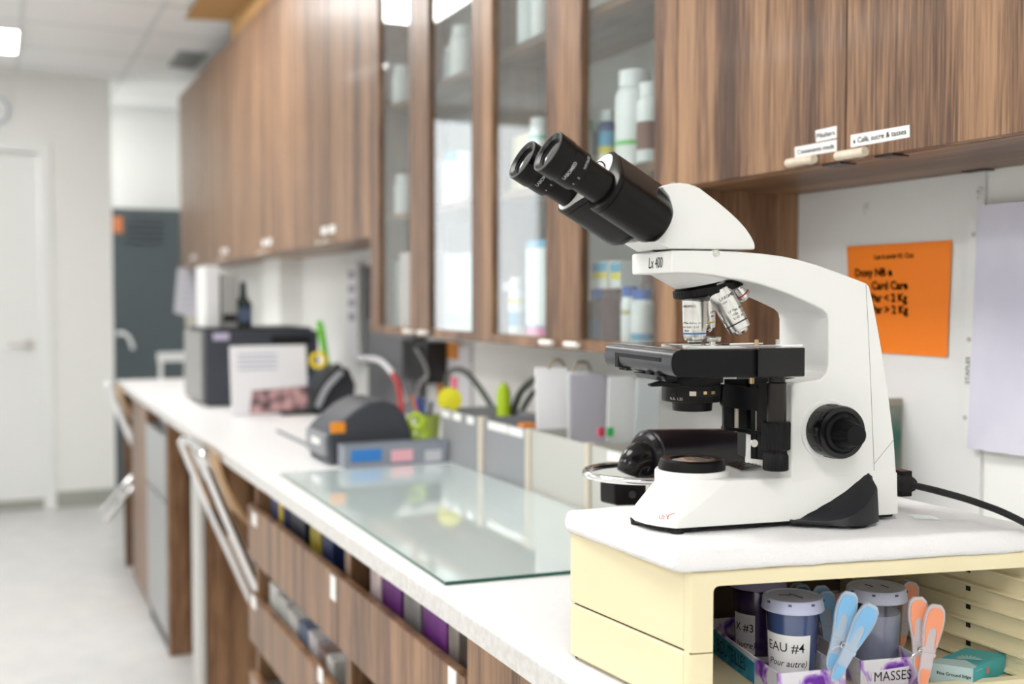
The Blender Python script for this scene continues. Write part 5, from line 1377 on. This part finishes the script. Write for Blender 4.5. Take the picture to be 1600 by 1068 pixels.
# on top of the office machine
zt_ = ht + .012
def topbox(px0, px1, ytop, depth, y_off, name, lab, cat, m, bev=.004):
    Y_ = Yq + y_off; a = onY(px0, ytop, Y_); b = onY(px1, ytop, Y_)
    t = thing(name, ((a.x + b.x)/2, Y_ + depth/2, zt_), lab, cat)
    MB().box((a.x, Y_, zt_ + .0005), (b.x, Y_ + depth, a.z)).build('case', m, parent=t, bevel=bev)
    return t, a, b
t, a, b = topbox(320, 343, 415, .20, .10, 'white_dispenser', 'tall white dispenser standing on the large dark machine', 'dispenser', M_white)
MB().box((a.x + .006, Yq + .098, a.z - .16), (b.x - .006, Yq + .1, a.z - .03)).build('front_label', M_pap, parent=t)
t, a, b = topbox(346, 371, 428, .18, .10, 'grey_dispenser', 'tall grey metal dispenser beside the white one on the dark machine', 'dispenser', mat('dispenser_grey', (.42, .42, .41), .4, metal=.3))
MB().box((a.x + .004, Yq + .097, zt_ + .02), (b.x - .004, Yq + .1, zt_ + .05)).build('outlet', M_dark, parent=t)
q = onY(381, 510, Yq + .13)
t = thing('dark_bottle', (q.x, Yq + .14, zt_), 'dark bottle standing right of the grey dispenser on the machine', 'bottle')
hh = onY(381, 440, Yq + .14).z - zt_
MB().lathe((q.x, Yq + .14, zt_ + .0005), (0, 0, 1), [(0, .030), (.004, .033), (hh*.52, .033), (hh*.66, .014), (hh*.95, .012), (hh, .010)], 28).build('bottle_body', mat('bottle_dark_green', (.015, .035, .03), .25), parent=t)
MB().lathe((q.x, Yq + .14, zt_ + hh*.12), (0, 0, 1), [(0, .0335), (hh*.3, .0335)], 28, caps=False).build('label', mat('bottle_label_blue', (.10, .14, .24), .5), parent=t)
# papers hanging from the far cabinet
c = [onY(x, y, yq1 - .10) for x, y in ((278, 418), (316, 418), (318, 500), (272, 488))]
t = thing('hanging_papers', c[0], 'printed papers hanging under the farthest wall cabinet', 'papers')
MB().prism(c, (0, .004, 0)).build('sheet', mat('hanging_paper', (.66, .66, .72), .6), parent=t)
for k in range(6):
    y = 430 + k*10
    l = [onY(x, yy, yq1 - .103) for x, yy in ((283, y), (312, y), (312, y + 3), (283, y + 3))]
    MB().prism(l, (0, .001, 0)).build('text_line', mat('print_grey', (.55, .56, .66), .6), parent=t)
MB().prism([onY(x, y, yq1 - .09) for x, y in ((288, 485), (316, 490), (316, 530), (292, 520))], (0, .003, 0)).build('under_sheet', mat('paper_cream', (.62, .60, .52), .6), parent=t)

# ------------------------------------------------------------------ chairs tucked under the worktop
M_beech = mottled(mat('beech_ply', (.60, .38, .20), .4, coat=.3), (.52, .32, .16), (.68, .46, .26), 12, sv=(1, 1, .1))
def chair(y0, lab, folded, w=.34):
    t = thing('folding_chair', (.60, y0, 0), lab, 'chair')
    ti = lambda x, y, z: Vector((x, y, z))
    low = [ti(.56, 0, .70), ti(.66, 0, .46), ti(.84, 0, .012)]
    for s_ in (0, 1):
        y = y0 + (s_ - .5)*w; iny = .022*(1 if s_ == 0 else -1)
        MB().tube([ti(.50, y + .05*(1 - 2*s_), .905), ti(.487, y + .012*(1 - 2*s_), .90), ti(.490, y, .88), ti(.56, y, .70), ti(.66, y, .46), ti(.84, y, .012)], .0125, 14, smooth=5).build('frame_tube', M_chrome, parent=t)
        if folded: pts = [ti(.615, y + iny, .62), ti(.70, y + iny, .42), ti(.86, y + iny, .03)]
        else: pts = [ti(.66, y + iny, .50), ti(.575, y + iny, .43), ti(.452, y + iny, .285)]
        MB().tube(pts, .011, 12, smooth=4).build('leg', M_chrome, parent=t)
    MB().tube([ti(.50, y0 - w/2 + .05, .905), ti(.50, y0 + w/2 - .05, .905)], .0125, 12).build('top_tube', M_chrome, parent=t)
    rings = []
    for i in range(9):
        k = i/8; z = .90 - .19*k; x = .508 + .085*k - .012*math.sin(pi*k)
        rings.append([ti(x + .010*math.cos((j/6 - .5)*2), y0 + (j/6 - .5)*(w - .02), z) for j in range(7)] + [ti(x + .012 + .010*math.cos((j/6 - .5)*2), y0 + (j/6 - .5)*(w - .02), z) for j in range(6, -1, -1)])
    MB().loft(rings).build('backrest', M_beech, parent=t, smooth=50)
    if folded: q = [ti(.60, y0 - w/2 + .04, .625), ti(.60, y0 + w/2 - .04, .625), ti(.735, y0 + w/2 - .04, .33), ti(.735, y0 - w/2 + .04, .33)]; v = (.014, 0, .007)
    else: q = [ti(.64, y0 - w/2 + .03, .475), ti(.64, y0 + w/2 - .03, .475), ti(1.0, y0 + w/2 - .03, .455), ti(1.0, y0 - w/2 + .03, .455)]; v = (0, 0, .015)
    MB().prism(q, v).build('seat', M_beech, parent=t, bevel=.005)
    MB().tube([ti(.815, y0 - w/2, .08), ti(.815, y0 + w/2, .08)], .009, 10).build('crossbar', M_chrome, parent=t)
    return t
chair(3.12, 'folding chair with chrome tubes and beech backrest beside the open drawers', True)
chair(5.54, 'folding chair with chrome legs at the far end of the worktop', False, .25)

# ------------------------------------------------------------------ what shows in the drawers
def dbox(px0, px1, ztop, X0, depth, c, lab, zb=.695, name='carton', cat='box'):
    ya = onX(px0, 800, X0).y; yb = onX(px1, 800, X0).y
    MB().box((X0, yb, zb), (X0 + depth, ya, ztop)).build(name, mottled(mat('carton_' + str(len(MATS)), c, .5), tuple(v*.8 for v in c), tuple(min(1, v*1.2) for v in c), 20), label=lab, cat=cat, bevel=.002)
X0 = .60; zbt = .692
dbox(578, 594, .845, X0, .10, (.55, .45, .45), 'pale carton beside the purple ones in the nearer top drawer', zbt)
dbox(596, 626, .855, X0, .14, (.12, .02, .16), 'dark purple carton in the nearer top drawer, left one', zbt)
dbox(630, 656, .845, X0, .12, (.20, .19, .19), 'grey carton between the two purple cartons', zbt)
dbox(660, 697, .85, X0, .15, (.15, .03, .20), 'dark purple carton in the nearer top drawer, right one', zbt)
dbox(700, 716, .835, X0, .12, (.28, .24, .22), 'brownish carton at the near end of the top drawer', zbt)
dbox(424, 448, .838, X0, .08, (.03, .04, .12), 'navy packet with a yellow patch in the farther top drawer', zbt)
dbox(436, 441, .842, X0 - .004, .002, (.70, .50, .03), 'yellow label strip on the navy packet', zbt + .1, 'label_strip', 'label')
dbox(452, 476, .83, X0, .12, (.012, .014, .03), 'black packet in the farther top drawer', zbt)
dbox(484, 500, .852, X0, .12, (.30, .24, .02), 'dark yellow packet in the farther top drawer', zbt)
dbox(503, 519, .845, X0, .12, (.01, .02, .08), 'dark blue packet at the near end of the farther top drawer', zbt)
z2 = .487
for k, (a, b, zt2, c) in enumerate(((420, 432, .62, (.62, .62, .60)), (434, 446, .61, (.55, .55, .53)), (448, 462, .60, (.66, .65, .62)), (466, 478, .60, (.16, .20, .30)), (480, 494, .60, (.60, .58, .60)), (497, 505, .59, (.30, .20, .18)), (508, 520, .59, (.64, .63, .60)))):
    dbox(a, b, zt2, X0, .12, c, ['white packet at the far end of the middle drawer', 'off white packet second in the middle drawer', 'white folded packet third in the middle drawer', 'slate blue carton in the middle drawer', 'pale lilac carton in the middle drawer', 'small brown carton in the middle drawer', 'white packet at the near end of the middle drawer'][k], z2)
# dressings lying on the near end of the top drawer
def puck(px, py, X, z, r, c, lab):
    q = onX(px, py, X)
    MB().lathe((X, q.y, z), (0, 0, 1), [(0, r*.9), (.004, r), (.02, r), (.024, r*.9)], 20).build('bandage_roll', mat('roll_' + str(len(MATS)), c, .7), label=lab, cat='roll')

# ------------------------------------------------------------------ bottles and boxes in the glass cabinets
def jar(px, y_, base_z, X, h, r, body, cap, lab, bands=(), kind='bottle', name='bottle'):
    y = onX(px, y_, X).y
    t = thing(name, (X, y, base_z), lab, kind)
    z = base_z + .0005
    b = MB().lathe((X, y, z), (0, 0, 1), [(0, r*.94), (.003, r), (h*.74, r), (h*.80, r*.80), (h*.81, r*.70), (h*.84, r*.70)], 28).build('bottle_body', body, parent=t)
    MB().lathe((X, y, z + h*.82), (0, 0, 1), [(0, r*.80), (h*.17, r*.80), (h*.18, r*.72)], 28).build('cap', cap, parent=t)
    for (z0_, z1_, m_) in bands:
        MB().lathe((X, y, z + h*z0_), (0, 0, 1), [(0, r*1.012), (h*(z1_ - z0_), r*1.012)], 28, caps=False).build('label', m_, parent=b)
    return t
def cbox(px0, px1, y_, base_z, X, h, m, lab, stripe=None, depth=.06):
    a = onX(px0, y_, X).y; b = onX(px1, y_, X).y
    t = thing('medicine_box', (X, (a + b)/2, base_z), lab, 'box')
    bd = MB().box((X, b, base_z + .0005), (X + depth, a, base_z + h)).build('carton', m, parent=t, bevel=.001)
    for (z0_, z1_, mm) in (stripe or ()):
        MB().box((X - .0006, b + .0005, base_z + h*z0_), (X + .0004, a - .0005, base_z + h*z1_)).build('printed_band', mm, parent=bd)
    return t
cw = mat('jar_white', (.86, .87, .86), .35); cb_ = mat('cap_blue', (.02, .12, .50), .4); cwh = mat('cap_white', (.88, .88, .88), .4)
cy = mat('band_yellow', (.80, .68, .04), .5); clb = mat('carton_light_blue', (.10, .38, .60), .5); cgr = mat('band_green', (.20, .60, .15), .5)
amb = mat('bottle_maroon', (.08, .015, .02), .3); ctq = mat('label_turquoise', (.03, .42, .60), .5); cpk = mat('band_pink', (.75, .12, .35), .5); cbn = mat('band_brown', (.22, .10, .08), .5); navy = mat('carton_navy', (.03, .06, .20), .5)
pale = mat('bottle_pale', (.70, .74, .74), .4); cyl_y = mat('carton_yellow', (.82, .70, .40), .6)
G0 = ZG + .018
# nearest pane, middle shelf
jar(990, 230, SHELF[0], 1.12, .185, .036, cw, cwh, 'large white jar with a green mark on the shelf behind the nearest glass pane', ((.22, .27, cgr),), 'jar', 'jar')
jar(1015, 235, SHELF[0], 1.10, .145, .024, cw, cwh, 'white bottle with a brown mark at the right of the large white jar', ((.15, .5, cbn),))
jar(948, 232, SHELF[0], 1.12, .125, .019, navy, pale, 'pale capped bottle with blue and yellow bands left of the large white jar', ((.12, .30, cw), (.30, .42, cy), (.42, .66, clb)))
jar(931, 232, SHELF[0], 1.15, .118, .017, navy, pale, 'second blue and yellow banded bottle, nearer the left stile', ((.12, .28, cw), (.28, .40, cy)))
jar(919, 232, SHELF[0], 1.13, .120, .012, pale, mat('cap_green', (.10, .40, .22), .5), 'slim pale bottle with a green cap at the left of the middle shelf')
# nearest pane, bottom
cbox(925, 947, 520, G0 + .105, 1.10, .055, cw, 'white carton with blue corner and yellow band atop the dark bottles', ((.35, .60, cy), (.62, .95, clb)))
cbox(947, 969, 520, G0 + .105, 1.11, .052, cw, 'second white and yellow carton beside the first, atop the dark bottles', ((.35, .60, cy), (.62, .95, clb)))
jar(936, 520, G0, 1.115, .104, .022, amb, cb_, 'maroon bottle with blue cap under the white cartons, left one', ((.05, .42, navy),))
jar(956, 520, G0, 1.105, .104, .022, amb, amb, 'maroon bottle with an oval white label behind the nearest pane', ())
q = onX(937, 510, 1.09)
jar(984, 520, G0, 1.11, .108, .017, cw, cb_, 'white bottle with blue cap and yellow stripe behind the nearest pane', ((.1, .72, cw), (.50, .58, cy)))
jar(1004, 520, G0, 1.10, .102, .022, cw, cb_, 'wider white bottle with bright blue cap at the right of the nearest pane', ((.08, .20, clb),))
jar(1018, 520, G0, 1.14, .15, .02, amb, amb, 'tall maroon bottle in the corner behind the blue capped bottles')
# second pane
cbox(797, 830, 250, SHELF[0], 1.12, .13, cyl_y, 'yellow carton on the middle shelf behind the second glass pane', None, .05)
jar(842, 240, SHELF[0], 1.12, .155, .024, cw, cwh, 'white bottle with a green square beside the yellow carton', ((.68, .74, mat('band_teal_green', (.05, .45, .30), .5)),))
cbox(822, 852, 530, G0, 1.10, .215, clb, 'light blue carton with white and pink print at the bottom of the second pane', ((.0, .10, cpk), (.12, .92, cw)), .05)
jar(806, 530, G0, 1.11, .135, .017, cw, cwh, 'white bottle with yellow stripe beside the light blue carton', ((.55, .62, cy), (.15, .4, clb)))
jar(790, 530, G0, 1.10, .125, .015, amb, cwh, 'small maroon bottle with white cap at the left of the second pane')
jar(798, 530, G0, 1.17, .165, .016, pale, mat('cap_dark_green', (.05, .15, .10), .5), 'pale bottle with dark green cap behind the white one')
jar(826, 45, SHELF[1], 1.12, .14, .026, pale, cwh, 'white bottle on the upper shelf behind the second pane, left one')
jar(845, 45, SHELF[1], 1.12, .15, .022, cw, cwh, 'white bottle on the upper shelf behind the second pane, right one')
# third pane
jar(722, 110, SHELF[1], 1.12, .13, .032, cw, cwh, 'large white bottle on the upper shelf behind the third pane')
jar(704, 112, SHELF[1], 1.13, .10, .022, pale, cwh, 'small pale bottle on the upper shelf behind the third pane')
for k, (px, m_, cp_, l_) in enumerate(((690, cw, cwh, 'white bottle at the left of the middle shelf, third pane'), (708, cw, clb, 'white bottle with light blue cap on the middle shelf, third pane'), (728, cw, cwh, 'white bottle at the right of the middle shelf, third pane'))):
    jar(px, 300, SHELF[0], 1.12, .13 + .01*(k % 2), .028, m_, cp_, l_)
cbox(696, 734, 525, G0, 1.10, .20, mat('carton_pale_mint', (.70, .80, .78), .5), 'pale mint carton at the bottom of the third pane', ((.1, .25, mat('band_mint', (.40, .66, .60), .5)),), .06)
cbox(680, 694, 525, G0, 1.11, .21, mat('carton_pale_pink', (.78, .62, .60), .5), 'pale pink carton at the bottom left of the third pane', None, .05)
# fourth pane
jar(626, 150, SHELF[1], 1.12, .12, .026, cw, cwh, 'white bottle on the upper shelf behind the fourth pane')
jar(612, 150, SHELF[1], 1.13, .10, .020, pale, cwh, 'small pale bottle on the upper shelf behind the fourth pane')
jar(630, 318, SHELF[0], 1.12, .12, .026, cw, cwh, 'white bottle on the middle shelf behind the fourth pane')
cbox(624, 640, 515, G0, 1.10, .22, mat('carton_blush', (.80, .68, .66), .5), 'pale blush carton at the bottom of the fourth pane', None, .06)
cbox(613, 622, 515, G0, 1.12, .20, pale, 'pale grey carton at the bottom left of the fourth pane', None, .06)
# ------------------------------------------------------------------ groups of repeats
GROUPS = {'specimen_cup': 'specimen cups in the cream box', 'clothes_peg': 'clothes pegs in the cream box', 'specimen_tray': 'stained trays in the cream box',
          'storage_bin': 'acrylic bins behind the glass plate', 'folding_chair': 'folding chairs at the worktop', 'drawer_unit': 'open topped drawer units',
          'wall_cabinet': 'walnut wall cabinets', 'glass_cabinet': 'glass fronted cabinets', 'carton': 'packets and cartons in the open drawers',
          'bottle': 'bottles in the glass cabinets', 'medicine_box': 'cartons in the glass cabinets', 'paper_sheaf': 'papers standing in the pale bins',
          'cable': 'cables along the wall', 'pen': 'pens in the lime pot', 'sticky_note': 'sticky notes under the glass cabinets', 'sticker': 'stickers on the pale folder',
          'clear_hook': 'clear hooks on the wall board', 'bulldog_clip': 'clips on the standing papers', 'base_cupboard': 'base cupboards under the worktop'}
for o in list(COL.objects):
    b = o.name.split('.')[0]
    if o.parent is None and b in GROUPS and 'group' not in o: o['group'] = GROUPS[b]
